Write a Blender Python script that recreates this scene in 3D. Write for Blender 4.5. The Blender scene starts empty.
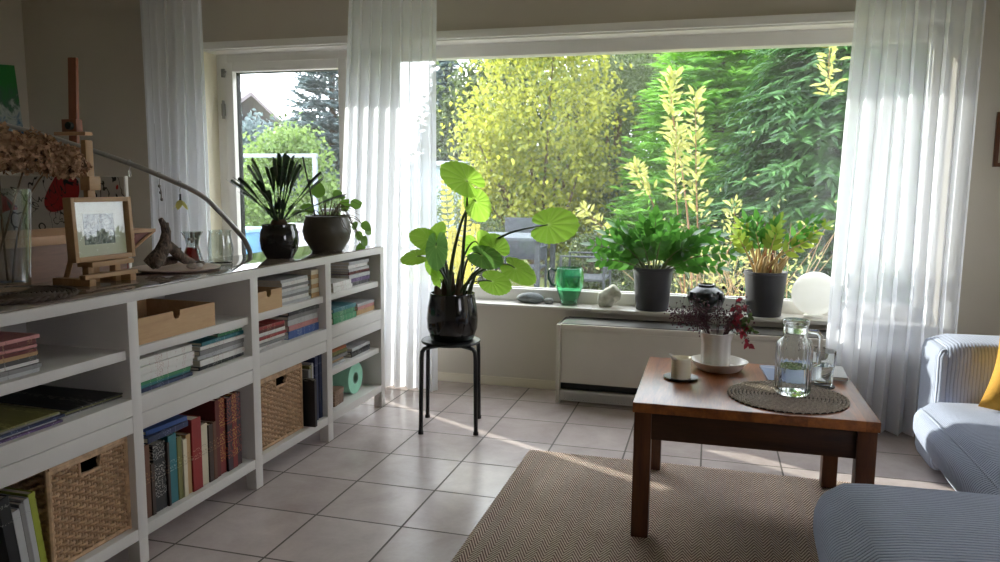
import bpy, bmesh, math, random
import numpy as np
from mathutils import Vector, Matrix, Euler
random.seed(7); rng = np.random.default_rng(7)
PI = math.pi
S = bpy.context.scene
COL = S.collection

# ------------------------------------------------------------------ camera
cam = bpy.data.cameras.new('camera'); cam.sensor_width = 36.0; cam.lens = 760.7/1000*36.0
cam.clip_start = 0.05; cam.clip_end = 200
camo = bpy.data.objects.new('camera', cam); COL.objects.link(camo)
_r = Vector((0.96373694, 0.26668561, 0.00948162)); _u = Vector((-0.04172165, 0.11548742, 0.99243234)); _w = Vector((-0.26357242, 0.9568393, -0.12242606))
M4 = Matrix.Identity(4)
for i in range(3):
    M4[i][0], M4[i][1], M4[i][2] = _r[i], _u[i], -_w[i]
M4[0][3], M4[1][3], M4[2][3] = 1.69697, -2.06259, 1.20549
camo.matrix_world = M4
S.camera = camo

# ------------------------------------------------------------------ light
WORLD_STRENGTH = 4.6
SUN_STRENGTH = 7.2
EXPOSURE = 0.70
world = bpy.data.worlds.new('sky'); S.world = world; world.use_nodes = True
wn = world.node_tree; bgn = wn.nodes['Background']
bgn.inputs['Color'].default_value = (0.95, 0.965, 1.05, 1); bgn.inputs['Strength'].default_value = WORLD_STRENGTH
sun = bpy.data.lights.new('sun', 'SUN'); sun.energy = SUN_STRENGTH; sun.angle = math.radians(0.6); sun.color = (1.0, 0.94, 0.84)
suno = bpy.data.objects.new('sun', sun); COL.objects.link(suno); suno.location = (-8, 8, 6)
_sd = Vector((0.877, -0.48, -0.31)).normalized()
suno.rotation_euler = _sd.to_track_quat('-Z', 'Y').to_euler()
S.view_settings.view_transform = 'Standard'; S.view_settings.look = 'None'
S.view_settings.gamma = 1.0; S.view_settings.use_curve_mapping = False
S.view_settings.exposure = EXPOSURE
S.cycles.max_bounces = 14; S.cycles.diffuse_bounces = 7; S.cycles.transparent_max_bounces = 24; S.cycles.transmission_bounces = 12
S.cycles.sample_clamp_indirect = 6.0; S.cycles.caustics_reflective = False; S.cycles.caustics_refractive = False

# ------------------------------------------------------------------ materials
def srgb(c):
    return tuple(((v/255)/12.92 if v/255 <= .04045 else ((v/255+.055)/1.055)**2.4) for v in c)
MATS = {}
class NT:
    def __init__(s, name):
        s.m = bpy.data.materials.new(name); s.m.use_nodes = True; s.t = s.m.node_tree
        s.b = s.t.nodes['Principled BSDF']; s.out = s.t.nodes['Material Output']
    def n(s, typ, **kw):
        nd = s.t.nodes.new(typ)
        for k, v in kw.items(): setattr(nd, k, v)
        return nd
    def l(s, a, b): s.t.links.new(a, b)
    def math(s, op, a, b=None, c=None):
        nd = s.n('ShaderNodeMath', operation=op)
        for i, v in enumerate((a, b, c)):
            if v is None: continue
            if isinstance(v, (int, float)): nd.inputs[i].default_value = v
            else: s.l(v, nd.inputs[i])
        return nd.outputs[0]
    def coord(s, which='Object', scale=(1,1,1), rot=(0,0,0)):
        tc = s.n('ShaderNodeTexCoord'); mp = s.n('ShaderNodeMapping')
        mp.inputs['Scale'].default_value = scale; mp.inputs['Rotation'].default_value = rot
        s.l(tc.outputs[which], mp.inputs[0]); return mp.outputs[0]
    def noise(s, co, scale=5, detail=4, rough=.55, dist=0):
        nd = s.n('ShaderNodeTexNoise'); nd.inputs['Scale'].default_value = scale; nd.inputs['Detail'].default_value = detail
        nd.inputs['Roughness'].default_value = rough; nd.inputs['Distortion'].default_value = dist
        s.l(co, nd.inputs['Vector']); return nd.outputs[0]
    def ramp(s, fac, stops, interp='LINEAR'):
        nd = s.n('ShaderNodeValToRGB'); nd.color_ramp.interpolation = interp
        el = nd.color_ramp.elements
        while len(el) < len(stops): el.new(.5)
        for e, (p, c) in zip(el, stops): e.position = p; e.color = (*c, 1)
        s.l(fac, nd.inputs[0]); return nd.outputs[0]
    def mix(s, fac, a, b):
        nd = s.n('ShaderNodeMix', data_type='RGBA')
        for sk, v in ((nd.inputs[0], fac), (nd.inputs[6], a), (nd.inputs[7], b)):
            if isinstance(v, (int, float)): sk.default_value = v
            elif isinstance(v, tuple): sk.default_value = (*v, 1)
            else: s.l(v, sk)
        return nd.outputs[2]
    def bump(s, h, strength=.3, dist=.002):
        nd = s.n('ShaderNodeBump'); nd.inputs['Strength'].default_value = strength; nd.inputs['Distance'].default_value = dist
        s.l(h, nd.inputs['Height']); s.l(nd.outputs[0], s.b.inputs['Normal'])
    def set(s, **kw):
        for k, v in kw.items():
            s.b.inputs[k.replace('_', ' ')].default_value = v if not isinstance(v, tuple) else ((*v, 1) if len(v) == 3 else v)
def lin(c, f): return tuple(min(1, v*f) for v in c)
def plain(name, rgb, rough=.55, var=.10, scale=14, bump=.0, metal=0, spec=.5, coat=0):
    """procedural paint: base colour with slight noise mottling"""
    if name in MATS: return MATS[name]
    k = NT(name); c = srgb(rgb); co = k.coord()
    n = k.noise(co, scale)
    col = k.ramp(n, [(.3, lin(c, 1-var)), (.7, lin(c, 1+var))])
    k.l(col, k.b.inputs['Base Color']); k.set(Roughness=rough, Metallic=float(metal)); k.b.inputs['Specular IOR Level'].default_value = spec
    if coat: k.b.inputs['Coat Weight'].default_value = coat; k.b.inputs['Coat Roughness'].default_value = .05
    if bump: k.bump(k.noise(co, scale*6, 3), bump, .003)
    MATS[name] = k.m; return k.m
def wood(name, light, dark, axis='x', rough=.4, scale=9, contrast=1.0, plank=0, spec=.5):
    if name in MATS: return MATS[name]
    k = NT(name); sc = {'x': (1, 9, 9), 'y': (9, 1, 9), 'z': (9, 9, 1)}[axis]
    co = k.coord('Object', sc)
    n1 = k.noise(co, scale*.35, 6, .6, .6); n2 = k.noise(co, scale*2.2, 3, .6)
    f = k.math('ADD', k.math('MULTIPLY', n1, .7), k.math('MULTIPLY', n2, .3))
    f = k.math('ADD', k.math('MULTIPLY', k.math('SUBTRACT', f, .5), 2.4*contrast), .5)
    if plank:
        raw = k.n('ShaderNodeTexCoord'); sp = k.n('ShaderNodeSeparateXYZ'); k.l(raw.outputs['Object'], sp.inputs[0])
        pid = k.math('FLOOR', k.math('DIVIDE', sp.outputs[1 if axis == 'x' else 0], plank))
        wn_ = k.n('ShaderNodeTexWhiteNoise', noise_dimensions='1D'); k.l(pid, wn_.inputs['W'])
        f = k.math('ADD', f, k.math('MULTIPLY', k.math('SUBTRACT', wn_.outputs[0], .5), .5))
    col = k.ramp(f, [(.1, srgb(dark)), (.9, srgb(light))])
    k.l(col, k.b.inputs['Base Color']); k.set(Roughness=rough); k.b.inputs['Specular IOR Level'].default_value = spec
    k.bump(n2, .12, .001)
    MATS[name] = k.m; return k.m
def leafmat(name, rgb, rgb2=None, trans=.35, rough=.45, var_scale=3.0, spec=.4):
    """leaf: diffuse front with light passing through"""
    if name in MATS: return MATS[name]
    k = NT(name); c = srgb(rgb); c2 = srgb(rgb2) if rgb2 else lin(c, .6)
    co = k.coord('Object'); n = k.noise(co, var_scale, 5, .7)
    geo = k.n('ShaderNodeNewGeometry')
    f = k.math('ADD', k.math('MULTIPLY', n, .6), k.math('MULTIPLY', geo.outputs['Random Per Island'], .4))
    col = k.ramp(f, [(.3, c2), (.68, c)])
    k.l(col, k.b.inputs['Base Color']); k.set(Roughness=rough); k.b.inputs['Specular IOR Level'].default_value = spec
    tr = k.n('ShaderNodeBsdfTranslucent'); mx = k.n('ShaderNodeMixShader'); mx.inputs[0].default_value = trans
    k.l(k.mix(.55, col, lin(c, 1.5)), tr.inputs['Color'])
    k.l(k.b.outputs[0], mx.inputs[1]); k.l(tr.outputs[0], mx.inputs[2]); k.l(mx.outputs[0], k.out.inputs['Surface'])
    MATS[name] = k.m; return k.m
def glassmat(name, rgb=(255,255,255), rough=0.0, ior=1.45, real=True, f0=.035, haze=0.0):
    if name in MATS: return MATS[name]
    k = NT(name); c = srgb(rgb)
    if real:
        k.set(Base_Color=c, Roughness=rough, IOR=ior); k.b.inputs['Transmission Weight'].default_value = 1.0
    else:
        tp = k.n('ShaderNodeBsdfTransparent'); tp.inputs[0].default_value = (*c, 1)
        gl = k.n('ShaderNodeBsdfGlossy'); gl.inputs['Roughness'].default_value = max(rough, .005)
        ge = k.n('ShaderNodeNewGeometry'); dt = k.n('ShaderNodeVectorMath', operation='DOT_PRODUCT'); k.l(ge.outputs['Normal'], dt.inputs[0]); k.l(ge.outputs['Incoming'], dt.inputs[1])
        om = k.math('SUBTRACT', 1.0, k.math('ABSOLUTE', dt.outputs['Value'])); f5 = k.math('ADD', f0, k.math('MULTIPLY', k.math('POWER', om, 3.6 if f0 > .05 else 5.0), 1-f0))
        mx = k.n('ShaderNodeMixShader'); k.l(f5, mx.inputs[0]); k.l(tp.outputs[0], mx.inputs[1]); k.l(gl.outputs[0], mx.inputs[2])
        last = mx.outputs[0]
        if haze:
            df = k.n('ShaderNodeBsdfTranslucent'); df.inputs[0].default_value = (.9, .92, .95, 1)
            m2 = k.n('ShaderNodeMixShader')
            hz = k.math('MULTIPLY', k.noise(k.coord('Object', (1, 1, .6)), 2.2, 5, .6), haze*2)
            k.l(hz, m2.inputs[0]); k.l(last, m2.inputs[1]); k.l(df.outputs[0], m2.inputs[2]); last = m2.outputs[0]
        k.l(last, k.out.inputs['Surface'])
    MATS[name] = k.m; return k.m
def sheermat(name, rgb, clear=.28, trans=.5):
    if name in MATS: return MATS[name]
    k = NT(name); c = srgb(rgb)
    co = k.coord('Object', (1, 1, 1)); n = k.noise(co, 420, 2)
    df = k.n('ShaderNodeBsdfDiffuse'); df.inputs[0].default_value = (*c, 1)
    tl = k.n('ShaderNodeBsdfTranslucent'); tl.inputs[0].default_value = (*c, 1)
    tp = k.n('ShaderNodeBsdfTransparent')
    m1 = k.n('ShaderNodeMixShader'); m1.inputs[0].default_value = trans; k.l(df.outputs[0], m1.inputs[1]); k.l(tl.outputs[0], m1.inputs[2])
    m2 = k.n('ShaderNodeMixShader'); k.l(k.math('ADD', k.math('MULTIPLY', n, .06), clear-.03), m2.inputs[0])
    k.l(m1.outputs[0], m2.inputs[1]); k.l(tp.outputs[0], m2.inputs[2]); k.l(m2.outputs[0], k.out.inputs['Surface'])
    MATS[name] = k.m; return k.m
def spinemat(name, base, ink, freq=60, amount=.5, rough=.5):
    """printed book cover: bands of small ink marks along the spine (local Y)"""
    if name in MATS: return MATS[name]
    k = NT(name); b, i = srgb(base), srgb(ink)
    co = k.coord('Object', (.2, 1, 1)); n1 = k.noise(co, freq*4, 1, .5); n2 = k.noise(k.coord('Object', (.02, 1, .05)), freq*.3, 2); n3 = k.noise(co, 9, 3)
    f = k.math('MULTIPLY', k.math('GREATER_THAN', n1, .56), k.math('GREATER_THAN', n2, .60-.12*amount))
    col = k.ramp(n3, [(.3, lin(b, .88)), (.7, lin(b, 1.08))])
    k.l(k.mix(k.math('MULTIPLY', f, .35+.25*min(1, amount)), col, i), k.b.inputs['Base Color']); k.set(Roughness=rough)
    MATS[name] = k.m; return k.m

# ------------------------------------------------------------------ mesh helpers
class MB:
    def __init__(s): s.bm = bmesh.new(); s.smooth = True
    def box(s, x0, x1, y0, y1, z0, z1, bev=0, seg=2, mat=None):
        vs = [s.bm.verts.new(v) for v in ((x0,y0,z0),(x1,y0,z0),(x1,y1,z0),(x0,y1,z0),(x0,y0,z1),(x1,y0,z1),(x1,y1,z1),(x0,y1,z1))]
        fs = [s.bm.faces.new([vs[i] for i in f]) for f in ((3,2,1,0),(4,5,6,7),(0,1,5,4),(1,2,6,5),(2,3,7,6),(3,0,4,7))]
        if mat is not None:
            for v in vs: v.co = mat @ v.co
        if bev:
            es = list({e for f in fs for e in f.edges})
            bmesh.ops.bevel(s.bm, geom=es, offset=bev, segments=seg, profile=.6, affect='EDGES', clamp_overlap=True)
        return s
    def rings(s, rings, closed=True, cap0=True, cap1=True):
        R_ = [[s.bm.verts.new(p) for p in r] for r in rings]
        n = len(R_[0])
        for a, b in zip(R_, R_[1:]):
            for i in range(n if closed else n-1):
                j = (i+1) % n
                s.bm.faces.new((a[i], a[j], b[j], b[i]))
        if cap0 and closed: s.bm.faces.new(list(reversed(R_[0])))
        if cap1 and closed: s.bm.faces.new(R_[-1])
        return s
    def tube(s, pts, r, seg=8, caps=True, flat=1.0):
        pts = [Vector(p) for p in pts]; n = len(pts)
        rs = r if isinstance(r, (list, tuple)) else [r]*n
        up = Vector((0.13, 0.31, 1)).normalized(); rings = []; pn = None
        for i, p in enumerate(pts):
            d = (pts[min(i+1, n-1)]-pts[max(i-1, 0)])
            if d.length < 1e-9: d = Vector((0,0,1))
            d.normalize()
            if pn is None:
                pn = up-d*up.dot(d)
                if pn.length < .1: pn = Vector((1,0,0))-d*d.x
            else: pn = pn-d*pn.dot(d)
            pn.normalize(); b = d.cross(pn)
            rings.append([p+(pn*math.cos(t)*flat+b*math.sin(t))*rs[i] for t in (2*PI*k/seg for k in range(seg))])
        return s.rings(rings, True, caps, caps)
    def lathe(s, prof, seg=32, c=(0,0,0), fl=None, cap0=True, cap1=True):
        rings = []
        for r, z in prof:
            rings.append([Vector((c[0]+math.cos(t)*r*(fl(t, z) if fl else 1), c[1]+math.sin(t)*r*(fl(t, z) if fl else 1), c[2]+z)) for t in (2*PI*k/seg for k in range(seg))])
        return s.rings(rings, True, cap0, cap1)
    def blob(s, c, rad, sub=2, jitter=.0, seed=0, flatten=0):
        r_ = random.Random(seed)
        g = bmesh.ops.create_icosphere(s.bm, subdivisions=sub, radius=1)
        ph = [Vector((r_.uniform(-1,1), r_.uniform(-1,1), r_.uniform(-1,1))).normalized() for _ in range(7)]
        am = [r_.uniform(.4, 1) for _ in ph]
        for v in g['verts']:
            d = v.co.normalized()
            k = 1+jitter*sum(a*math.copysign(abs(d.dot(p))**2.2, d.dot(p)) for a, p in zip(am, ph))
            q = Vector((d.x*rad[0]*k, d.y*rad[1]*k, d.z*rad[2]*k))
            if flatten: q.z = max(q.z, -rad[2]*flatten)
            v.co = q+Vector(c)
        return s
    def grid(s, fn, nu, nv):
        V = [[s.bm.verts.new(fn(i/nu, j/nv)) for j in range(nv+1)] for i in range(nu+1)]
        for i in range(nu):
            for j in range(nv):
                s.bm.faces.new((V[i][j], V[i+1][j], V[i+1][j+1], V[i][j+1]))
        return s
    def poly(s, pts, depth, axis=Vector((0,0,1))):
        """prism from a planar outline"""
        a = [s.bm.verts.new(p) for p in pts]; b = [s.bm.verts.new(Vector(p)+axis*depth) for p in pts]
        n = len(a); s.bm.faces.new(list(reversed(a))); s.bm.faces.new(b)
        for i in range(n): s.bm.faces.new((a[i], a[(i+1)%n], b[(i+1)%n], b[i]))
        return s
    def leaf(s, base, d, nrm, L, W, bend=.25, fold=.18, n=4):
        base = Vector(base); d = Vector(d).normalized(); nrm = Vector(nrm); nrm = (nrm-d*nrm.dot(d))
        if nrm.length < 1e-4: nrm = Vector((1,0,0))-d*d.x
        nrm.normalize(); sd = d.cross(nrm)
        rows = []
        for i in range(n+1):
            t = i/n; w = W*.5*(math.sin(PI*min(1, t**.8))**.8 if 0 < t < 1 else 0)
            c = base+d*(L*t)-nrm*(bend*L*t*t)
            if w < 1e-6: rows.append([s.bm.verts.new(c)])
            else: rows.append([s.bm.verts.new(c-sd*w+nrm*fold*w), s.bm.verts.new(c), s.bm.verts.new(c+sd*w+nrm*fold*w)])
        for a, b in zip(rows, rows[1:]):
            if len(a) == 1: s.bm.faces.new((a[0], b[1], b[0])); s.bm.faces.new((a[0], b[2], b[1]))
            elif len(b) == 1: s.bm.faces.new((a[0], a[1], b[0])); s.bm.faces.new((a[1], a[2], b[0]))
            else:
                s.bm.faces.new((a[0], a[1], b[1], b[0])); s.bm.faces.new((a[1], a[2], b[2], b[1]))
        return s
    def xf(s, m):
        for v in s.bm.verts: v.co = m @ v.co
        return s
    def build(s, name, mat, parent=None, loc=None, smooth=True, angle=38):
        bmesh.ops.recalc_face_normals(s.bm, faces=s.bm.faces)
        me = bpy.data.meshes.new(name); s.bm.to_mesh(me); s.bm.free()
        if smooth:
            me.polygons.foreach_set('use_smooth', [True]*len(me.polygons))
            try: me.set_sharp_from_angle(angle=math.radians(angle))
            except Exception: pass
        return link(name, me, mat, parent, loc)
def link(name, me, mat, parent=None, loc=None):
    o = bpy.data.objects.new(name, me); COL.objects.link(o)
    if mat: me.materials.append(mat)
    if parent: o.parent = parent
    if loc: o.location = loc
    return o
def thing(name, label, cat, loc=(0,0,0), rz=0, group=None, rot=None):
    o = bpy.data.objects.new(name, None); COL.objects.link(o); o.empty_display_size = .05
    o.location = loc; o.rotation_euler = rot if rot else (0,0,rz)
    return tag(o, label, cat, group)
def tag(o, label, cat, group=None, kind=None):
    o['label'] = label; o['category'] = cat
    if group: o['group'] = group
    if kind: o['kind'] = kind
    return o
def struct(o, label, cat):
    return tag(o, label, cat, kind='structure')
def raw_mesh(name, verts, faces_n, idx, smooth=False):
    """verts (N,3), every face with faces_n corners"""
    me = bpy.data.meshes.new(name); nv = len(verts); nf = len(idx)//faces_n
    me.vertices.add(nv); me.vertices.foreach_set('co', np.asarray(verts, np.float32).ravel())
    me.loops.add(nf*faces_n); me.loops.foreach_set('vertex_index', np.asarray(idx, np.int32))
    me.polygons.add(nf); me.polygons.foreach_set('loop_start', np.arange(nf, dtype=np.int32)*faces_n)
    try: me.polygons.foreach_set('loop_total', np.full(nf, faces_n, np.int32))
    except Exception: pass
    me.update(calc_edges=True); me.validate()
    return me
def unit(v): return v/np.maximum(np.linalg.norm(v, axis=-1, keepdims=True), 1e-9)
def leaf_cards(name, pos, d, nrm, L, W, curl=.15):
    """many pointed leaves: each 2 quads folded along the midrib (6 verts)"""
    n = len(pos); d = unit(d); nrm = unit(nrm-d*(nrm*d).sum(-1, keepdims=True)); sd = np.cross(d, nrm)
    L = np.broadcast_to(np.asarray(L, float), (n,))[:, None]; W = np.broadcast_to(np.asarray(W, float), (n,))[:, None]
    b = pos; m = pos+d*L*.45; t = pos+d*L-nrm*L*curl
    l = m-sd*W*.5+nrm*W*.12; r = m+sd*W*.5+nrm*W*.12
    V = np.stack([b, l, m, r, t], 1).reshape(-1, 3)
    base = (np.arange(n)*5)[:, None]
    F = np.concatenate([base+np.array([[0,2,1]]), base+np.array([[0,3,2]]), base+np.array([[1,2,4]]), base+np.array([[2,3,4]])], 1).ravel()
    return raw_mesh(name, V, 3, F)
exec_parts = []
# ------------------------------------------------------------------ setting: room shell
TILE = .34
def floor_mat():
    k = NT('ceramic floor tiles'); tc = k.n('ShaderNodeTexCoord'); sp = k.n('ShaderNodeSeparateXYZ'); k.l(tc.outputs['Object'], sp.inputs[0])
    u = k.math('DIVIDE', sp.outputs[0], TILE); v = k.math('DIVIDE', sp.outputs[1], TILE)
    g = .011
    def edge(a):
        f = k.math('FRACT', k.math('ADD', a, .5)); return k.math('ABSOLUTE', k.math('SUBTRACT', f, .5))
    e = k.math('MINIMUM', edge(u), edge(v)); grout = k.math('LESS_THAN', e, g)
    cid = k.n('ShaderNodeCombineXYZ'); k.l(k.math('FLOOR', u), cid.inputs[0]); k.l(k.math('FLOOR', v), cid.inputs[1])
    w = k.n('ShaderNodeTexWhiteNoise', noise_dimensions='2D'); k.l(cid.outputs[0], w.inputs['Vector'])
    n = k.noise(tc.outputs['Object'], 4.5, 6, .6, .4); n2 = k.noise(tc.outputs['Object'], 60, 3, .6)
    f = k.math('ADD', k.math('ADD', k.math('MULTIPLY', n, .7), k.math('MULTIPLY', w.outputs[0], .16)), k.math('MULTIPLY', n2, .12))
    col = k.ramp(f, [(.3, srgb((172,159,155))), (.75, srgb((208,196,192)))])
    k.l(k.mix(grout, col, srgb((84,74,68))), k.b.inputs['Base Color'])
    k.l(k.math('ADD', k.math('MULTIPLY', n2, .05), k.math('ADD', k.math('MULTIPLY', grout, .4), .20)), k.b.inputs['Roughness'])
    h = k.math('MINIMUM', k.math('DIVIDE', e, g*1.6), 1.0)
    k.bump(k.math('ADD', h, k.math('MULTIPLY', k.noise(tc.outputs['Object'], 3.0, 2, .4), .15)), .3, .0025)
    return k.m
def wall_mat(name, rgb):
    k = NT(name); c = srgb(rgb); co = k.coord()
    k.l(k.ramp(k.noise(co, 1.4, 4), [(.3, lin(c, .95)), (.7, lin(c, 1.04))]), k.b.inputs['Base Color']); k.set(Roughness=.85)
    k.bump(k.noise(co, 170, 3), .25, .002); return k.m
XL, XR, YB, YW, YO, ZC = -2.98, 3.95, -3.7, 2.33, 2.53, 2.46
m_wall = wall_mat('beige plaster', (197,189,176)); m_ceil = wall_mat('white ceiling paint', (225,220,210))
m_white = plain('white window paint', (240,238,233), .38, .03, 5)
m_floor = floor_mat()
struct(MB().box(XL, XR, YB, YO, -.06, 0).build('floor', m_floor, smooth=False), 'beige ceramic tiled floor with dark grout lines', 'floor')
struct(MB().box(XL-.1, XR+.1, YB-.1, YO, ZC, ZC+.1).build('ceiling', m_ceil, smooth=False), 'plain pale ceiling over the room', 'ceiling')
struct(MB().box(XL-.2, XL, YB-.1, YO, -.06, ZC).build('wall_left', m_wall, smooth=False), 'shaded beige wall at the far left corner', 'wall')
RW0, RW1, RWB, RWZ = -1.55, -.45, 1.0, 2.0      # unseen opening added in the right wall to let fill light in
w = MB(); w.box(XR, XR+.2, YB-.1, RW0, -.06, ZC).box(XR, XR+.2, RW1, YO, -.06, ZC).box(XR, XR+.2, RW0, RW1, RWZ, ZC).box(XR, XR+.2, RW0, RW1, -.06, RWB)
struct(w.build('wall_right', m_wall, smooth=False), 'beige wall behind the sofa with an unseen opening added for fill light', 'wall')
DX0, DX1, WX0, WX1, ZT, ZS = -1.53, -.40, -.40, 2.86, 2.08, .492
w = MB()
w.box(XL, DX0, YW, YO, -.06, ZC).box(DX0, WX1, YW, YO, ZT, ZC).box(WX1, XR, YW, YO, -.06, ZC).box(WX0, WX1, YW, YO, -.06, ZS)
struct(w.build('wall_window', m_wall, smooth=False), 'beige wall around the wide garden window and balcony door', 'wall')
struct(MB().box(XL-.1, XR+.1, YB-.2, YB, -.06, ZC).build('wall_back', m_wall, smooth=False), 'beige wall behind the viewer', 'wall')
w = MB(); w.box(DX0-.005, 2.9, YW-.018, YW+.004, 2.072, 2.118, .004).box(DX0, WX1, YW, 2.47, 2.062, 2.08, .003)
struct(w.build('trim_1', m_white), 'white trim edge and soffit along the top of the window recess', 'trim')
struct(MB().box(-1.54, -1.528, YW-.004, 2.47, 0, 2.08, .003).build('trim_2', wall_mat('cream reveal plaster', (232,226,204))), 'cream plastered reveal left of the balcony door', 'trim')
# window sill: pale stone boards
m_stone = plain('pale sill stone', (205,200,192), .3, .06, 9)
ws = MB(); ws.box(WX0+.02, 1.045, 2.285, 2.48, .494, .510, .004).box(1.047, WX1, 2.262, 2.48, .490, .512, .004)
struct(ws.build('window_sill', m_stone), 'pale stone window sill carrying the pots, stones and jug', 'window sill')
struct(MB().box(.0, .9, YW-.012, YW, 0, .055, .003).build('baseboard_window', wall_mat('pale base plaster', (214,205,186))), 'low beige skirting under the window', 'baseboard')

# window_1: balcony door ; window_2: wide fixed pane
m_pane = glassmat('window pane glass', (250,253,252), 0, 1.5, real=False, haze=.009)
m_gasket = plain('black rubber gasket', (28,28,30), .5, .1); m_metal = plain('brushed steel', (150,150,148), .32, .06, 40, metal=1)
d = thing('window_1', 'white framed glass balcony door with a sunlit garden behind', 'balcony door', (-1.10, 2.5, 0)); d['kind'] = 'structure'
def frame_mb(x0, x1, z0, z1, w, y0, y1, bev=.006):
    m = MB(); m.box(x0, x0+w, y0, y1, z0, z1, bev).box(x1-w, x1, y0, y1, z0, z1, bev).box(x0+w-.001, x1-w+.001, y0, y1, z1-w, z1, bev).box(x0+w-.001, x1-w+.001, y0, y1, z0, z0+w, bev); return m
frame_mb(-.43, .555, .0, 2.064, .082, -.04, .05).build('frame', m_white, d)
sash = frame_mb(-.352, .538, .03, 2.006, .062, -.065, .028, .010).build('sash', m_white, d)
frame_mb(-.292, .478, .09, 1.946, .006, -.022, .02, 0).build('gasket', m_gasket, sash)
MB().box(-.288, .474, -.010, .010, .092, 1.942).build('pane', m_pane, d, smooth=False)
for z in (.25, 1.70):
    h = MB().tube([(-.360, -.076, z-.06), (-.360, -.076, z+.06)], .009, 10).box(-.374, -.353, -.080, -.060, z-.04, z+.04, .003); h.build('hinge', m_metal, d)
MB().box(-.368, -.346, -.08, -.06, 1.91, 1.965, .004).tube([(-.358, -.078, 1.92), (-.333, -.078, 1.95)], .007, 8).build('hinge', m_metal, d)
MB().box(.492, .522, -.073, -.063, .95, 1.09, .004).tube([(.507, -.07, 1.05), (.507, -.115, 1.05), (.38, -.12, 1.05)], .009, 8).build('handle', m_metal, d)
d2 = thing('window_2', 'wide fixed garden window with white frame above the sill', 'window', (1.26, 2.5, .5)); d2['kind'] = 'structure'
fr = MB(); X0, X1, GX = -.545-1.26, WX1-1.26, -.245-1.26
fr.box(X0, GX, -.04, .06, -.0, 1.564, .006).box(X1-.08, X1, -.04, .06, 0, 1.564, .006).box(X0, X1, -.04, .06, 1.487, 1.567, .006).box(X0+.2, X1, -.04, .06, 0, .085, .006)
fr.build('frame', m_white, d2)
frame_mb(GX-.004, X1-.075, .079, 1.494, .006, -.022, .03, 0).build('gasket', m_gasket, d2)
MB().box(GX-.001, X1-.076, -.010, .010, .082, 1.49).build('pane', m_pane, d2, smooth=False)
# wall piece between the balcony door and the sill, under the frame post
struct(MB().box(-.545, WX0, 2.45, YO, -.06, .5).build('trim_3', m_white, smooth=False), 'white post foot between balcony door and window', 'trim')

# ------------------------------------------------------------------ radiator under the sill
m_rad = plain('cream radiator enamel', (206,200,188), .45, .04, 4); m_dark = plain('dark slot metal', (22,21,20), .6, .1); m_grey = plain('grey grille metal', (196,194,190), .45, .05)
rd = thing('radiator', 'wide cream storage heater under the window sill with a low grille', 'heater', (.895, 2.055, 0))
b = MB(); b.box(0, .022, -.012, .26, 0, .452, .004).box(0, 1.98, .0, .26, .43, .452, .004).box(.02, 1.96, .006, .26, .118, .432, .003).box(.02, 1.96, .06, .26, 0, .12).box(1.96, 1.98, -.012, .26, 0, .452, .004)
b.build('body', m_rad, rd)
MB().box(.03, 1.95, -.001, .008, .135, .418, .006).build('front_panel', m_rad, rd)
MB().box(.024, 1.956, .012, .25, .4515, .456).build('top_shade_sheet', plain('shade-grey heater top', (70,66,60), .6, .1), rd, smooth=False)  # flat dark sheet; the heater top's shadow is put into its colour
MB().box(.022, 1.958, .03, .062, .078, .118).build('air_slot', m_dark, rd, smooth=False)
g = MB(); g.box(.022, 1.958, -.004, .004, .062, .078, .001).box(.022, 1.958, -.004, .004, .018, .026, .001).box(.022,.05,-.004,.004,.02,.07,0)
for i in range(125): g.box(.055+i*.0152, .063+i*.0152, -.003, .003, .022, .066)
g.box(.022, 1.958, .012, .016, .02, .07)
g.build('grille', m_grey, rd, smooth=False)
cp = frame_mb(1.345, 1.42, .345, .41, .009, -.014, .004, .002); cp.build('control_panel', m_dark, rd)
# ------------------------------------------------------------------ rug
def rug_mat():
    k = NT('herringbone sisal'); tc = k.n('ShaderNodeTexCoord'); sp = k.n('ShaderNodeSeparateXYZ'); k.l(tc.outputs['Object'], sp.inputs[0])
    x, y = sp.outputs[0], sp.outputs[1]
    xx = k.math('DIVIDE', x, .058); tri = k.math('ABSOLUTE', k.math('SUBTRACT', k.math('FRACT', xx), .5))
    wob = k.math('MULTIPLY', k.noise(tc.outputs['Object'], 25, 3), .006)
    ph = k.math('FRACT', k.math('DIVIDE', k.math('ADD', k.math('ADD', y, k.math('MULTIPLY', tri, .125)), wob), .0215))
    st = k.math('SMOOTH_MIN', k.math('MULTIPLY', k.math('ABSOLUTE', k.math('SUBTRACT', ph, .5)), 3.0), 1.0, .2)
    n = k.noise(tc.outputs['Object'], 150, 3, .7); n2 = k.noise(tc.outputs['Object'], 3, 3)
    f = k.math('ADD', k.math('MULTIPLY', st, .75), k.math('ADD', k.math('MULTIPLY', k.math('SUBTRACT', n, .5), .7), k.math('MULTIPLY', k.math('SUBTRACT', n2, .5), .25)))
    k.l(k.ramp(f, [(.2, srgb((110,90,82))), (.5, srgb((204,181,167))), (.8, srgb((250,238,224)))]), k.b.inputs['Base Color']); k.set(Roughness=.95)
    k.b.inputs['Specular IOR Level'].default_value = .1
    k.bump(f, .6, .003); return k.m
rg = MB()
def rugtop(u, v):
    x = .94+u*2.2; y = -1.7+v*2.93; return Vector((x, y, .011+.0015*math.sin(7*x+2*y)))
rg.grid(rugtop, 44, 58); bmesh.ops.solidify(rg.bm, geom=rg.bm.faces[:], thickness=.009)
tag(rg.build('rug', rug_mat()), 'brown herringbone woven rug under the wooden coffee table', 'rug')

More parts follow.
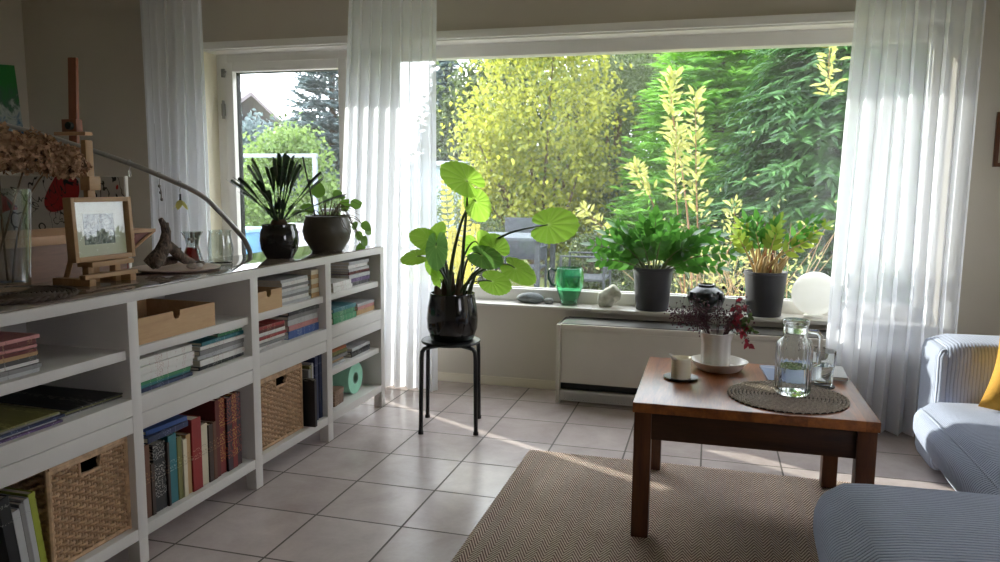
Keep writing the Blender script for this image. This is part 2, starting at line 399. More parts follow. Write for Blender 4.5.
# ------------------------------------------------------------------ curtains
m_sheer = sheermat('sheer white voile', (245,247,252), .20, .58)
def curtain(x0, x1, yc, z0, z1, pleats, amp, label, seed, lean=0.0, gather=.02, flare=0.0):
    r_ = random.Random(seed); ph = [r_.uniform(0, 6.28) for _ in range(6)]; am = [r_.uniform(.7, 1.3) for _ in range(pleats+2)]
    n = pleats*12
    def fn(u, v):
        s = u*pleats; a = amp*am[int(s)]*(1.0-.25*v)
        wob = .25*math.sin(ph[0]+u*9+v*1.2)+.18*math.sin(ph[1]+u*23-v*.8)
        x = x0+(x1-x0)*u + gather*math.sin(2*PI*s*2+wob)*.35 + flare*(1-v)*(u-1) + .006*math.sin(ph[2]+v*4+u*8)
        y = yc + a*math.sin(2*PI*s+wob*2) + .012*math.sin(ph[3]+u*5+v*2) + lean*(1-v)
        return Vector((x, y, z0+(z1-z0)*v))
    m = MB().grid(fn, n, 14)
    return tag(m.build('curtain', m_sheer, angle=180), label, 'curtain')
curtain(-1.83, -1.375, 2.12, .012, 2.455, 8, .028, 'sheer white curtain left of the balcony door, beside the dark wall', 1)
curtain(-.345, .18, 2.07, .012, 2.455, 9, .034, 'sheer white curtain between the balcony door and the wide window', 2, flare=.16)
curtain(2.335, 2.865, 2.03, .012, 2.455, 8, .040, 'sheer white curtain at the right end of the wide window', 3, lean=-.05, flare=.07)

# ------------------------------------------------------------------ long white bookshelf
m_shelf = plain('white shelf lacquer', (206,202,197), .42, .03, 6)
m_inner = plain('shade-greyed shelf white', (158,154,148), .5, .03, 6)  # back panel greyer than the lacquer: the bays' shade is in its colour
SH = thing('bookshelf', 'long low white bookshelf of two stacked tiers along the left, plants on top', 'bookshelf', (0, .5, 0))
def sy(y): return y-.5      # world Y to the shelf's own Y
UP = [(-1.36,-1.32), (-.765,-.725), (-.163,-.121), (.480,.530), (1.074,1.126), (1.680,1.726)]
UP = UP[1:]
SD = -.40
YE0, YE1 = UP[0][0], UP[-1][1]
MB().box(SD, 0, sy(YE0), sy(YE1), .846, .878, .002).build('top_panel', m_shelf, SH)
k_ = NT('reflection-brown glass cover'); k_.set(Roughness=.06); k_.b.inputs['Specular IOR Level'].default_value = .8
k_.l(k_.ramp(k_.noise(k_.coord(), 3), [(.3, srgb((112,98,90))), (.7, srgb((124,110,102)))]), k_.b.inputs['Base Color'])  # dark room's reflection put into the cover's opaque brown
MB().box(SD+.004, -.012, sy(YE0)+.005, sy(YE1)-.004, .8775, .883, .001).build('glass_cover', k_.m, SH)
for i, (a, b) in enumerate(UP):
    MB().box(SD, 0, sy(a), sy(b), .085, .847, .002).build('upright', m_shelf, SH)
    MB().box(-.045, 0, sy(a)+.001, sy(b)-.001, .0, .086, .002).build('leg', m_shelf, SH)
    MB().box(SD, SD+.045, sy(a)+.001, sy(b)-.001, .0, .086, .002).build('leg', m_shelf, SH)
MB().box(SD+.001, SD+.009, sy(YE0)+.002, sy(YE1)-.002, .09, .847).build('back_panel', m_inner, SH, smooth=False)
SHELF_Z = {}
for i in range(4):
    y0, y1 = UP[i][1], UP[i+1][0]
    MB().box(SD+.008, -.001, sy(y0)-.001, sy(y1)+.001, .087, .125, .002).build('shelf', m_shelf, SH)
    MB().box(SD+.008, -.001, sy(y0)-.001, sy(y1)+.001, .437, .489, .002).build('shelf', m_shelf, SH)
    MB().box(SD+.008, 0, sy(y0)-.001, sy(y1)+.001, .491, .545, .002).build('shelf', m_shelf, SH)
    MB().box(SD+.008, -.014, sy(y0)-.001, sy(y1)+.001, .668, .698, .002).build('shelf', m_shelf, SH)
    if i == 3: MB().box(SD+.008, -.014, sy(y0)-.001, sy(y1)+.001, .304, .333, .002).build('shelf', m_shelf, SH)
Z1, Z2, Z3, ZL, ZTOP = .125, .545, .698, .333, .883

# ------------------------------------------------------------------ coffee table
m_top = wood('oiled pine planks', (176,104,48), (118,64,28), 'y', .30, 8, 1.0, plank=.085, spec=.6)
m_leg = wood('dark brown pine', (104,60,30), (62,32,16), 'z', .42, 8)
m_apron = wood('dark brown pine apron', (74,44,26), (44,25,15), 'x', .42, 8)  # darker than the tabletop wood, the apron's shade is put into the colour
CT = thing('coffee_table', 'square oiled wooden coffee table standing on the herringbone rug', 'coffee table', (1.852, .828, .0125))
tx, ty = .383, .365
MB().box(-tx, tx, -ty, ty, .443, .478, .004).build('tabletop', m_top, CT)
for sx in (-1, 1):
    for s_ in (-1, 1):
        a, b = sorted((sx*(tx-.006), sx*(tx-.064))); c, e = sorted((s_*(ty-.006), s_*(ty-.064)))
        MB().box(a, b, c, e, 0, .4435, .004).build('leg', m_leg, CT)
for s_ in (-1, 1):
    y = s_*(ty-.030); MB().box(-tx+.063, tx-.063, y-.011, y+.011, .348, .4435, .002).build('apron', m_apron, CT)
    x = s_*(tx-.030); MB().box(x-.011, x+.011, -ty+.063, ty-.063, .348, .4435, .002).build('apron', m_apron, CT)
TZ = .0125+.478

# ------------------------------------------------------------------ stool
m_black = plain('black powder-coated steel', (26,26,28), .4, .1, 30)
ST = thing('stool', 'small black round stool under the big-leaved plant', 'stool', (.468, 1.484, 0), rz=math.radians(13.9))
MB().lathe([(.0,.430),(.13,.430),(.146,.434),(.149,.441),(.146,.447),(.135,.448),(.0,.4475)], 40, cap0=False, cap1=False).build('seat', plain('black plastic seat', (30,30,33), .38, .08), ST)
for sx in (-1, 1):
    for s_ in (-1, 1):
        x, y = sx*.135, s_*.135
        pts = [(x*1.0, y*1.0, 0), (x*.985, y*.985, .2), (x*.97, y*.97, .38), (x*.95, y*.95, .408), (x*.88, y*.88, .422), (x*.72, y*.72, .4255), (x*.2, y*.2, .4255)]
        lg = MB().tube(pts, .0105, 10).build('leg', m_black, ST)
        MB().lathe([(.0,0),(.013,0),(.013,.014),(.0115,.016)], 12, c=(x, y, -.0)).build('foot_cap', m_dark, lg)

# ------------------------------------------------------------------ corner sofa
def cord(name, rgb, rib, axis, bs=1.0):
    k = NT(name); tc = k.n('ShaderNodeTexCoord'); sp = k.n('ShaderNodeSeparateXYZ'); k.l(tc.outputs['Object'], sp.inputs[0]); c = srgb(rgb)
    wob = k.math('MULTIPLY', k.noise(tc.outputs['Object'], 5, 3), .012)
    a = k.math('DIVIDE', k.math('ADD', sp.outputs[axis], wob), rib)
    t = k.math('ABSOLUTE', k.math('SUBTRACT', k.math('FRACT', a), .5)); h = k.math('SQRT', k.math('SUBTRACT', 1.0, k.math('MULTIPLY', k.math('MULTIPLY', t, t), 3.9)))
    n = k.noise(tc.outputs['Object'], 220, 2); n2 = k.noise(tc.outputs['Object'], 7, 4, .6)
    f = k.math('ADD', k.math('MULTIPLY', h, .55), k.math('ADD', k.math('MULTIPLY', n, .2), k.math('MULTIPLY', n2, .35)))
    k.l(k.ramp(f, [(.2, lin(c, .36)), (.75, lin(c, 1.2))]), k.b.inputs['Base Color']); k.set(Roughness=.85)  # rib valleys darkened in the colour: groove shade along with weave ground
    k.b.inputs['Sheen Weight'].default_value = .12; k.b.inputs['Sheen Roughness'].default_value = .4; k.b.inputs['Specular IOR Level'].default_value = .15
    k.bump(k.math('ADD', h, k.math('MULTIPLY', n, .3)), bs, rib*.5); return k.m
def pad(x0, x1, y0, y1, z0, z1, r, crown=0, n=16, front=0):
    """upholstered block: rounded box with domed top and optionally bulged front (-X)"""
    bm = bmesh.new(); bmesh.ops.create_cube(bm, size=2); bmesh.ops.subdivide_edges(bm, edges=bm.edges[:], cuts=n, use_grid_fill=True)
    hx, hy, hz = (x1-x0)/2, (y1-y0)/2, (z1-z0)/2
    for v in bm.verts:
        u = v.co.copy()
        e = [max(-h+r, min(h-r, c*h)) for c, h in zip(u, (hx, hy, hz))]
        d = Vector([c*h-q for c, h, q in zip(u, (hx, hy, hz), e)])
        p = Vector(e)+(d.normalized()*r*min(1, max(abs(d.x), abs(d.y), abs(d.z))/r) if d.length > 1e-8 else Vector())
        cz = max(0, 1-u.x**2)**.7*max(0, 1-u.y**2)**.7
        if u.z > 0: p.z += crown*cz*u.z
        if front and u.x < 0: p.x += front*u.x*max(0, 1-u.y**2)**.6*max(0, 1-u.z**2)**.7
        v.co = p+Vector(((x0+x1)/2, (y0+y1)/2, (z0+z1)/2))
    m = MB(); m.bm.free(); m.bm = bm; return m
SO = thing('sofa', 'grey-blue corduroy corner sofa with a chaise at the near end', 'sofa', (2.63, .3, 0))
SB = (154,162,182)
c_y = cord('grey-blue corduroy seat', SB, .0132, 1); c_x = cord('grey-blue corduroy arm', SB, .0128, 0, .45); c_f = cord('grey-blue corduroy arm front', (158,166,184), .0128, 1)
ox, oy = 2.63, .3
def L_(x0, x1, y0, y1, z0, z1, *a, **k): return pad(x0-ox, x1-ox, y0-oy, y1-oy, z0, z1, *a, **k)
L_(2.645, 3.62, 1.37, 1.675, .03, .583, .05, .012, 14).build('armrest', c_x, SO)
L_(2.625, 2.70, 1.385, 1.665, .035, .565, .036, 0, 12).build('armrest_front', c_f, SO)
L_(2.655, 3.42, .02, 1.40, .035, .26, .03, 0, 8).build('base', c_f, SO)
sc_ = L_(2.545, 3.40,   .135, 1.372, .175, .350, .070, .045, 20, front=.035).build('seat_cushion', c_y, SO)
pts = [Vector((2.557-ox, y-oy, .322+.012*math.sin(PI*(y-.2)/1.15))) for y in [.21+i*.055 for i in range(21)]]
MB().tube(pts, .0045, 6).build('piping', c_f, sc_)
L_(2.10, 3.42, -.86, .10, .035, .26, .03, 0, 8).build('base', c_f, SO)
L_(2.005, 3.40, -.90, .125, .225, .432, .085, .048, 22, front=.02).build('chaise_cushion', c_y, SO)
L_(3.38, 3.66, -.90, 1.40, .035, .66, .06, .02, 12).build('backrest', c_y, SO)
for x, y in ((2.72,1.58),(3.55,1.58),(2.1,-.8),(3.55,-.8)):
    MB().lathe([(.022,0),(.026,.045)], 12, c=(x-ox, y-oy, 0)).build('leg', m_dark, SO)
# yellow cushion
m_yel = plain('mustard cotton', (204,154,62), .9, .12, 30, bump=.3)
cu = MB().grid(lambda u, v: Vector(((u-.5)*.44*(1-.10*math.sin(PI*v)), (v-.5)*.44*(1-.10*math.sin(PI*u)), .075*(math.sin(PI*u)*math.sin(PI*v))**.45)), 20, 20)
cu.grid(lambda u, v: Vector(((.5-u)*.44*(1-.10*math.sin(PI*v)), (v-.5)*.44*(1-.10*math.sin(PI*u)), -.075*(math.sin(PI*u)*math.sin(PI*v))**.45)), 20, 20)
bmesh.ops.remove_doubles(cu.bm, verts=cu.bm.verts[:], dist=.0005)
o = tag(cu.build('cushion', m_yel), 'mustard yellow cushion leaning in the corner of the grey sofa', 'cushion')
o.matrix_world = Matrix.Translation((2.93, 1.215, .485)) @ Matrix.Rotation(math.radians(60), 4, 'X') @ Matrix.Rotation(math.radians(-18), 4, 'Z') @ Matrix.Scale(.78, 4)
# ------------------------------------------------------------------ books
m_pages = plain('book pages', (206,198,180), .8, .08, 60)
ORD = ['first','second','third','fourth','fifth','sixth','seventh','eighth','ninth','tenth','eleventh','twelfth','thirteenth','fourteenth','fifteenth','sixteenth']
PAL = {'white':((214,212,206),(150,60,50)),'cream':((206,196,170),(90,70,50)),'green':((58,128,84),(200,210,190)),'olive':((112,110,62),(190,180,120)),'blue':((58,84,140),(200,205,215)),
 'dark blue':((34,44,76),(150,160,190)),'teal':((46,110,118),(190,210,205)),'black':((26,26,28),(190,188,180)),'dark grey':((66,64,64),(170,170,168)),'grey':((128,126,124),(60,60,64)),
 'light grey':((178,178,178),(70,72,80)),'red':((140,36,36),(214,180,150)),'dark red':((92,28,28),(200,160,110)),'brown':((98,62,42),(190,150,100)),'dark brown':((58,42,34),(150,120,90)),
 'tan':((176,142,98),(90,60,40)),'pink':((186,128,124),(90,40,50)),'purple':((92,70,110),(200,190,210)),'yellow':((206,176,80),(80,60,30)),'orange':((180,104,60),(60,40,30)),'lime':((150,158,52),(80,90,30)),'patterned red':((120,40,38),(216,180,90)),'patterned dark':((50,36,44),(190,90,70)),'mint':((150,206,178),(90,140,116))}
def cmat(c, ink=.6, f=60): b, i = PAL[c]; return spinemat(c+' printed cover %.1f %d' % (ink, f), b, i, f, ink)
def book(kind, label, loc, L, D, T, c, rot=(0,0,0), group=None, ink=.6, f=60, cat='book', soft=False):
    t = thing(kind, label, cat, loc, group=group, rot=rot); w = min(.0025, T*.18)
    m = MB()
    if soft:
        m.box(-D, -.0005, 0, L, 0, w*.5).box(-D, -.0005, 0, L, T-w*.5, T).box(-w, 0, 0, L, 0, T)
        p = MB().box(-D+.002, -w, .001, L-.001, w*.5, T-w*.5)
    else:
        m.box(-D, -.001, 0, L, 0, w).box(-D, -.001, 0, L, T-w, T).box(-w*1.4, .001, 0, L, 0, T, w*.5, 1)
        p = MB().box(-D+.004, -w, .003, L-.003, w, T-w)
    m.build('cover', cmat(c, ink, f), t, smooth=False)
    if c.startswith('patterned'):
        MB().box(-.002, .0006, L*.80, L*.93, T*.12, T*.88).build('spine_label', plain('yellow spine label', (206,180,84), .6, .2, 60), t, smooth=False)
        MB().box(-.002, .0005, L*.52, L*.74, T*.12, T*.88).build('spine_label', plain('faded spine panel', (168,110,70), .6, .5, 50), t, smooth=False)
        MB().box(-.002, .0005, L*.05, L*.22, T*.12, T*.88).build('spine_label', plain('blue spine panel', (64,70,118), .6, .5, 40), t, smooth=False)
    if c == 'white' and T > .02 and kind == 'book' and L > .23:
        MB().box(-.002, .0006, L*.05, L*.09, T*.25, T*.7).build('spine_mark', plain('red spine mark', (190,70,56), .6), t, smooth=False)
        rq = random.Random(int(T*1e4)); y_ = L*.38
        while y_ < L*.85:
            q = rq.uniform(.003,.009); MB_t.append((t, y_, q, T)); y_ += q+.0022
    p.build('pages', m_pages, t, smooth=False)
    return t
MB_t = []
def stack(where, noun, x, y, z, items, group, soft=False, cat='book'):
    """flat pile, bottom first: (thickness, length, depth, colour, dx, dy, turn)"""
    n = len(items)
    for i, it in enumerate(items):
        T, L, D, c = it[:4]; dx, dy, rz = (list(it[4:])+[0,0,0])[:3]
        pos = 'bottom' if i == 0 else ('top' if i == n-1 else ORD[i])
        lab = (f'{c} {noun} at the {pos} of the {where}' if pos in ('top', 'bottom') else f'{c} {noun}, {pos} from the bottom of the {where}')
        book(noun.replace(' ', '_'), lab, (x+dx, y+dy, z+.0004), L, D, T, c, (0,0,math.radians(rz)), group, soft=soft or T < .009, cat=cat)
        z += T+.0006
    return z
def rndstack(cols, tmin, tmax, lmin, lmax, depth, seed, total=None, jx=.012, jy=.012, jr=2.2):
    r_ = random.Random(seed); T = [r_.uniform(tmin, tmax) for _ in cols]
    if total: k = total/sum(T); T = [t*k for t in T]
    return [(t, r_.uniform(lmin, lmax), depth*r_.uniform(.9, 1.05), c, r_.uniform(-jx, 0), r_.uniform(-jy, jy), r_.uniform(-jr, jr)) for t, c in zip(T, cols)]
# leftmost bay
stack('short pile on the upper left shelf', 'magazine', -.035, -.685, Z3, rndstack(['light grey','grey','white','dark grey','tan','dark red','pink','dark red','pink'], .008, .014, .225, .24, .28, 3, .096), 'magazines piled on the upper left shelf', soft=True, cat='magazine')
stack('low pile in the left bay', 'magazine', -.02, -.652, Z2, rndstack(['purple','light grey','dark blue','grey','olive'], .004, .008, .235, .25, .33, 4, .03, jr=1.5), 'magazines in the low left pile', soft=True, cat='magazine')
stack('flat fan left of the first upright', 'magazine', -.03, -.372, Z2, rndstack(['light grey','dark grey','olive','black'], .003, .006, .215, .23, .33, 5, .016, jr=3), 'magazines in the flat fan', soft=True, cat='magazine')
# second bay
zz = stack('white-topped pile under the first wooden box', 'book', -.02, -.105, Z2, [(.012,.255,.2,'dark blue',0,0,0),(.010,.25,.19,'teal',-.004,.005,1),(.011,.245,.19,'green',-.003,.0,-1),(.023,.262,.2,'white',0,0,.5),(.026,.266,.2,'white',.004,-.002,0),(.024,.258,.2,'white',-.003,0,-.5)], 'books in the white-topped pile')
stack('tall pile right of the white books', 'book', -.035, .205, Z2, [(.013,.295,.2,'black',0,0,1),(.022,.28,.21,'white',0,.006,0),(.016,.285,.2,'light grey',-.01,.006,-1),(.018,.29,.2,'grey',.003,.003,1),(.013,.285,.2,'white',0,.01,-1),(.014,.27,.21,'teal',0,.02,.5),(.011,.17,.2,'green',-.006,.12,1),(.009,.16,.2,'white',-.004,.125,-1)], 'books in the tall pile under the first wooden box')
# upright books, second bay below: (thickness, height, depth, colour)
LOW = [(.026,.245,.17,'brown'),(.018,.175,.15,'dark brown'),(.060,.232,.18,'black'),(.012,.22,.17,'dark brown'),(.042,.240,.19,'teal'),(.024,.222,.17,'olive'),(.022,.205,.16,'cream'),(.026,.215,.17,'tan'),(.052,.262,.2,'red'),(.040,.225,.18,'cream'),(.026,.215,.17,'dark brown'),(.020,.218,.17,'brown'),(.026,.292,.2,'dark red'),(.040,.292,.2,'patterned red'),(.032,.285,.2,'patterned dark'),(.030,.292,.2,'patterned red'),(.034,.286,.2,'patterned dark')]
y = -.096; zones = ['leftmost', *['' for _ in LOW]]
for i, (T, H, D, c) in enumerate(LOW):
    y += T
    lab = f'{c} book standing {ORD[i]} from the left in the upright row below the white books' if i < 16 else f'{c} book at the right end of the upright row below the white books'
    book('book', lab, (-.022-random.uniform(0,.012), y, Z1+.0005), H, D, T-.001, c, (PI/2,0,0), 'upright books in the second bay', ink=1.2 if 'patt' in c or c == 'black' else .35, f=42)
book('book', 'dark blue flat book lying across the left of the upright row', (-.018, -.082, Z1+.248), .20, .17, .020, 'dark blue', (0,0,math.radians(1)), 'blue books lying on the upright row')
book('book', 'blue flat book on top of the dark blue one above the upright row', (-.035, -.07, Z1+.2695), .185, .16, .016, 'blue', (0,0,math.radians(-4)), 'blue books lying on the upright row', ink=.2)
# third bay
stack('pile right of the small birch box', 'magazine', -.03, .755, Z3, rndstack(['light grey','white','grey','light grey','white','grey','white','light grey'], .010, .015, .225, .24, .25, 8, .104), 'magazines right of the second wooden box', soft=True, cat='magazine')
stack('yellowed paperback pile against the upright', 'paperback', -.03, 1.0, Z3, rndstack(['tan','cream','tan','cream','tan','cream'], .018, .022, .066, .07, .12, 9, .122, jx=.004, jy=.002, jr=1), 'yellowed paperbacks piled on the third shelf')
stack('red-and-white pile under the small box', 'paperback', -.018, .545, Z2, rndstack(['white','grey','white','red','white','dark red','red'], .010, .015, .205, .225, .17, 10, .092), 'paperbacks in the red and white pile')
stack('pile of large books', 'book', -.03, .795, Z2, [(.034,.262,.22,'blue',0,0,0),(.022,.26,.22,'pink',0,.004,1),(.024,.25,.22,'light grey',-.004,.004,-1),(.018,.262,.22,'grey',0,0,1),(.016,.25,.21,'dark grey',-.003,.008,-2),(.014,.24,.2,'light grey',0,.012,2)], 'large books in the blue-bottomed pile')
for i, (T, H, D, c, dx) in enumerate([(.020,.22,.2,'black',.028),(.022,.255,.2,'grey',-.012),(.022,.268,.2,'olive',-.02),(.016,.275,.2,'light grey',-.02),(.026,.300,.21,'dark blue',-.012),(.022,.294,.2,'black',-.022),(.028,.303,.22,'dark blue',-.018)]):
    yy = .912+sum(v[0] for v in [(.020,),(.022,),(.022,),(.016,),(.026,),(.022,),(.028,)][:i+1])
    book('book', f'{c} tall book standing {ORD[i]} right of the second wicker basket', (-.006+dx, yy, Z1+.0005), H, D, T-.001, c, (PI/2,0,0), 'tall books beside the second basket', ink=.2)
# last bay
stack('upper right pile near the trailing plant', 'book', -.04, 1.40, Z3, rndstack(['dark grey','purple','light grey','dark red','light grey','white','light grey'], .014, .022, .225, .245, .2, 12, .122), 'books in the upper right pile')
stack('pair of white books beside the upper right pile', 'book', -.02, 1.185, Z3, [(.022,.2,.16,'white',0,0,0),(.022,.198,.16,'white',-.002,0,1)], 'pair of white books')
stack('green pile in the last bay', 'book', -.02, 1.18, Z2, [(.03,.245,.18,'green',0,0,0),(.024,.24,.18,'green',-.003,0,1),(.018,.232,.18,'teal',0,.003,-1)], 'green books in the last bay')
stack('small pile right of the green books', 'book', -.03, 1.452, Z2, [(.024,.21,.18,'tan',0,0,0),(.016,.205,.18,'pink',0,.01,1),(.014,.2,.17,'light grey',-.003,.012,-1)], 'books right of the green pile')
stack('orange-topped pile on the short lower shelf', 'book', -.035, 1.14, ZL, rndstack(['light grey','tan','grey','olive','orange'], .012, .02, .19, .225, .16, 14, .078), 'books in the orange-topped pile')
stack('dark pile right of the orange-topped books', 'book', -.03, 1.40, ZL, rndstack(['dark grey','black','light grey'], .010, .016, .22, .235, .17, 15, .045), 'books in the dark low pile')
# far left, beside the first basket
for i, (T, H, D, c) in enumerate([(.034,.285,.2,'black'),(.024,.235,.22,'light grey'),(.016,.245,.2,'grey'),(.018,.25,.2,'light grey'),(.022,.258,.2,'lime')]):
    yy = -.628+sum(v for v in [.034,.026,.018,.020,.024][:i+1])
    book('book', f'{c} book leaning {ORD[i]} from the left beside the large wicker basket', (-.012-i*.004, yy+.035, Z1+.0005+.0), H, D, T-.001, c, (PI/2+math.radians(7),0,0), 'books leaning beside the large basket', ink=.1)

for t_ in {id(v[0]): v[0] for v in MB_t}.values():      # small illegible title lettering on the white spines
    m = MB()
    for (tt, y_, q, T) in MB_t:
        if tt is t_: m.box(-.002, .0004, y_, y_+q, T*.38, T*.60)
    m.build('title_print', plain('brown-red title ink', (150,96,84), .6), t_, smooth=False)
# ------------------------------------------------------------------ wooden boxes, baskets, rolls in the shelf
m_ply = wood('pale birch box wood', (200,166,124), (172,136,96), 'y', .55, 7, .8)
def woodbox(y0, y1, x1, dep, z, h, label, rz=0):
    t = thing('wooden_box', label, 'wooden box', (x1, (y0+y1)/2, z), rz=rz); W = (y1-y0)/2; th = .009
    f = MB(); n = .017
    f.poly([Vector(p) for p in [(0,-W,0),(0,W,0),(0,W,h),(0,n,h),(0,n*.9,h-.018),(0,n*.45,h-.027),(0,-n*.45,h-.027),(0,-n*.9,h-.018),(0,-n,h),(0,-W,h)]], -th, Vector((1,0,0)))
    f.build('front_board', m_ply, t, smooth=False)
    s = MB(); s.box(-dep, -th, -W, -W+th, 0, h).box(-dep, -th, W-th, W, 0, h).box(-dep, -dep+th, -W+th, W-th, 0, h).box(-dep+th, -th, -W+th, W-th, .002, .01)
    s.build('body', m_ply, t, smooth=False); return t
woodbox(-.112, .288, -.025, .30, Z3+.0005, .084, 'long open birch box with a notch, on the shelf above the white books', math.radians(-1))
woodbox(.540, .735, -.02, .30, Z3+.0005, .082, 'small open birch box with a notch, left of the grey magazines')
m_wick = plain('honey wicker', (186,154,120), .6, .3, 45, bump=.2); m_wick2 = plain('dark wicker core', (72,48,30), .7, .2, 40)
def basket(y0, y1, x1, dep, z, h, label, cols, rows, wmul=1):
    t = thing('wicker_basket', label, 'basket', (x1, (y0+y1)/2, z)); W = (y1-y0)/2
    def face(org, du, dn, w, hole):
        m = MB(); o3 = Vector(org); du = Vector(du); dn = Vector(dn); zv = Vector((0,0,1)); st = w/cols
        r = h/rows*.46
        for i in range(cols+1):                       # stakes
            u = i*st
            if hole and abs(u-w*.5) < w*.135: m.tube([o3+du*u+zv*.01, o3+du*u+zv*(h*.80)], .0035, 5)
            else: m.tube([o3+du*u+zv*.01, o3+du*u+zv*(h-.01)], .0035, 5)
        for j in range(rows):
            zz_ = .012+(h-.024)*(j+.5)/rows
            spans = [(0, w)]
            if hole and .80 < zz_/h < .95: spans = [(0, w*.365), (w*.635, w)]
            for a, b in spans:
                k = max(3, int((b-a)/st*4)); pts = []
                for q in range(k+1):
                    u = a+(b-a)*q/k
                    pts.append(o3+du*u+zv*(zz_+random.uniform(-.0006,.0006))+dn*(.0085*math.cos(PI*u/st+(PI if j % 2 else 0))))
                m.tube(pts, r, 5, flat=1.0)
        return m
    f = face((-.006, -W, 0), (0,1,0), (1,0,0), 2*W, True)
    f.build('front_weave', m_wick, t)
    face((-dep, -W+.006, 0), (1,0,0), (0,-1,0), dep-.006, False).build('side_weave', m_wick, t)
    s = MB(); s.box(-dep+.002, -.016, W-.012, W-.004, .004, h-.008).box(-dep, -dep+.01, -W+.006, W-.006, .004, h-.008).box(-dep, -.014, -W+.012, W-.008, .002, .012)
    hw, z0, z1 = 2*W*.135, h*.80, h*.95
    s.box(-.0165, -.0125, -W+.01, -hw, .006, h-.01).box(-.0165, -.0125, hw, W-.01, .006, h-.01).box(-.0165, -.0125, -hw, hw, .006, z0).box(-dep+.01, -.02, -W+.0135, -W+.0165, .006, h-.008)
    s.build('liner', m_wick2, t, smooth=False)
    rm = MB()
    for zz_ in (h-.004, h-.013): rm.tube([(0,-W,zz_),(0,W,zz_),(-dep,W,zz_),(-dep,-W,zz_),(0,-W,zz_)], .0075, 8)
    rm.tube([(0,-W,.006),(0,W,.006)], .0065, 8).tube([(-dep,-W,.006),(0,-W,.006)], .0065, 8)
    for sgn in (-1, 1): rm.tube([(-.001, sgn*W, .0), (-.001, sgn*W, h-.005)], .0085, 8)
    rm.build('rim', m_wick, t)
    hh = MB().tube([(.001,-hw,z0),(.001,hw,z0),(.001,hw,z1),(.001,-hw,z1),(.001,-hw,z0)], .006, 8)
    hh.build('handle_rim', m_wick, t); return t
basket(-.455, -.168, -.03, .33, Z1+.001, .298, 'large wicker basket with a cut-out handle in the left lower bay', 13, 24)
basket(.556, .886, -.03, .33, Z1+.001, .296, 'wicker basket with a cut-out handle in the third bay, beside tall dark books', 14, 26)
m_mint = plain('mint paper', (150,208,180), .7, .06, 30)
rl = thing('paper_roll', 'mint green paper roll standing on end in the last lower bay', 'paper roll', (-.06, 1.487, Z1+.0005+.083))
def ringp(r0, r1, x0, x1, m):
    return m.rings([[Vector((x, r*math.cos(t), r*math.sin(t))) for t in (2*PI*k/40 for k in range(40))] for x, r in ((x0,r0),(x0,r1),(x1,r1),(x1,r0),(x0,r0))], True, False, False)
ringp(.031, .083, -.10, 0, MB()).build('paper', m_mint, rl)
ringp(.026, .031, -.102, .001, MB()).build('core', plain('card core', (120,150,130), .8), rl)
bx = thing('tin_box', 'small brown patterned box left of the mint green roll', 'box', (-.045, 1.275, Z1+.0005), rz=.08)
MB().box(-.1, 0, -.055, .055, 0, .05, .004).build('body', spinemat('brown patterned tin', (110,84,66), (180,150,120), 40, .8), bx)
MB().box(-.102, .002, -.057, .057, .0502, .078, .004).build('lid', spinemat('tan patterned tin', (130,104,84), (70,52,40), 40, .8), bx)
# ------------------------------------------------------------------ things on top of the bookshelf
m_clear = glassmat('clear glass', (252,254,253)); m_thin = glassmat('thin clear glass', (244,247,246), .01, 1.5, real=False, f0=.07); m_pine = wood('pale easel wood', (182,142,96), (146,106,66), 'z', .5, 7, .8); m_piney = wood('pale frame wood', (186,150,108), (156,118,78), 'y', .5, 7, .7)
m_braid = plain('dark braided rush', (78,64,54), .75, .3, 60, bump=.5)
# braided place mat and vase with dried hydrangeas
pm = thing('place_mat', 'dark braided round mat under the tall glass vase', 'mat', (-.195, -.375, ZTOP))
m = MB(); m.lathe([(.0,0),(.15,0),(.152,.003),(.148,.006),(0,.006)], 48, cap0=False, cap1=False)
for i in range(1, 12): m.tube([(.0125*i*math.cos(t), .0125*i*math.sin(t), .006+.0012*math.sin(t*max(6, 3*i))) for t in (2*PI*k/72 for k in range(73))], .0058, 6)
m.build('weave', m_braid, pm)
m = MB()
for q in range(2): m.tube([((.152+.005*math.cos(22*t+q*PI))*math.cos(t), (.152+.005*math.cos(22*t+q*PI))*math.sin(t), .007+.004*math.sin(22*t+q*PI)) for t in (2*PI*k/200 for k in range(201))], .0055, 6)
m.build('braided_rim', m_braid, pm)
VZ = ZTOP+.0135
vs = thing('glass_vase', 'tall clear glass vase holding dried hydrangeas', 'vase', (-.27, -.335, VZ))
MB().lathe([(.0,0),(.062,0),(.066,.004),(.082,.29),(.0795,.292),(.0765,.288),(.061,.02),(.0,.018)], 48, cap0=False, cap1=False).build('body', m_thin, vs)
m_hyd = leafmat('dried hydrangea petals', (196,160,128), (128,92,68), .15, .8, 12); m_stem = plain('dry brown stem', (92,72,48), .8, .2)
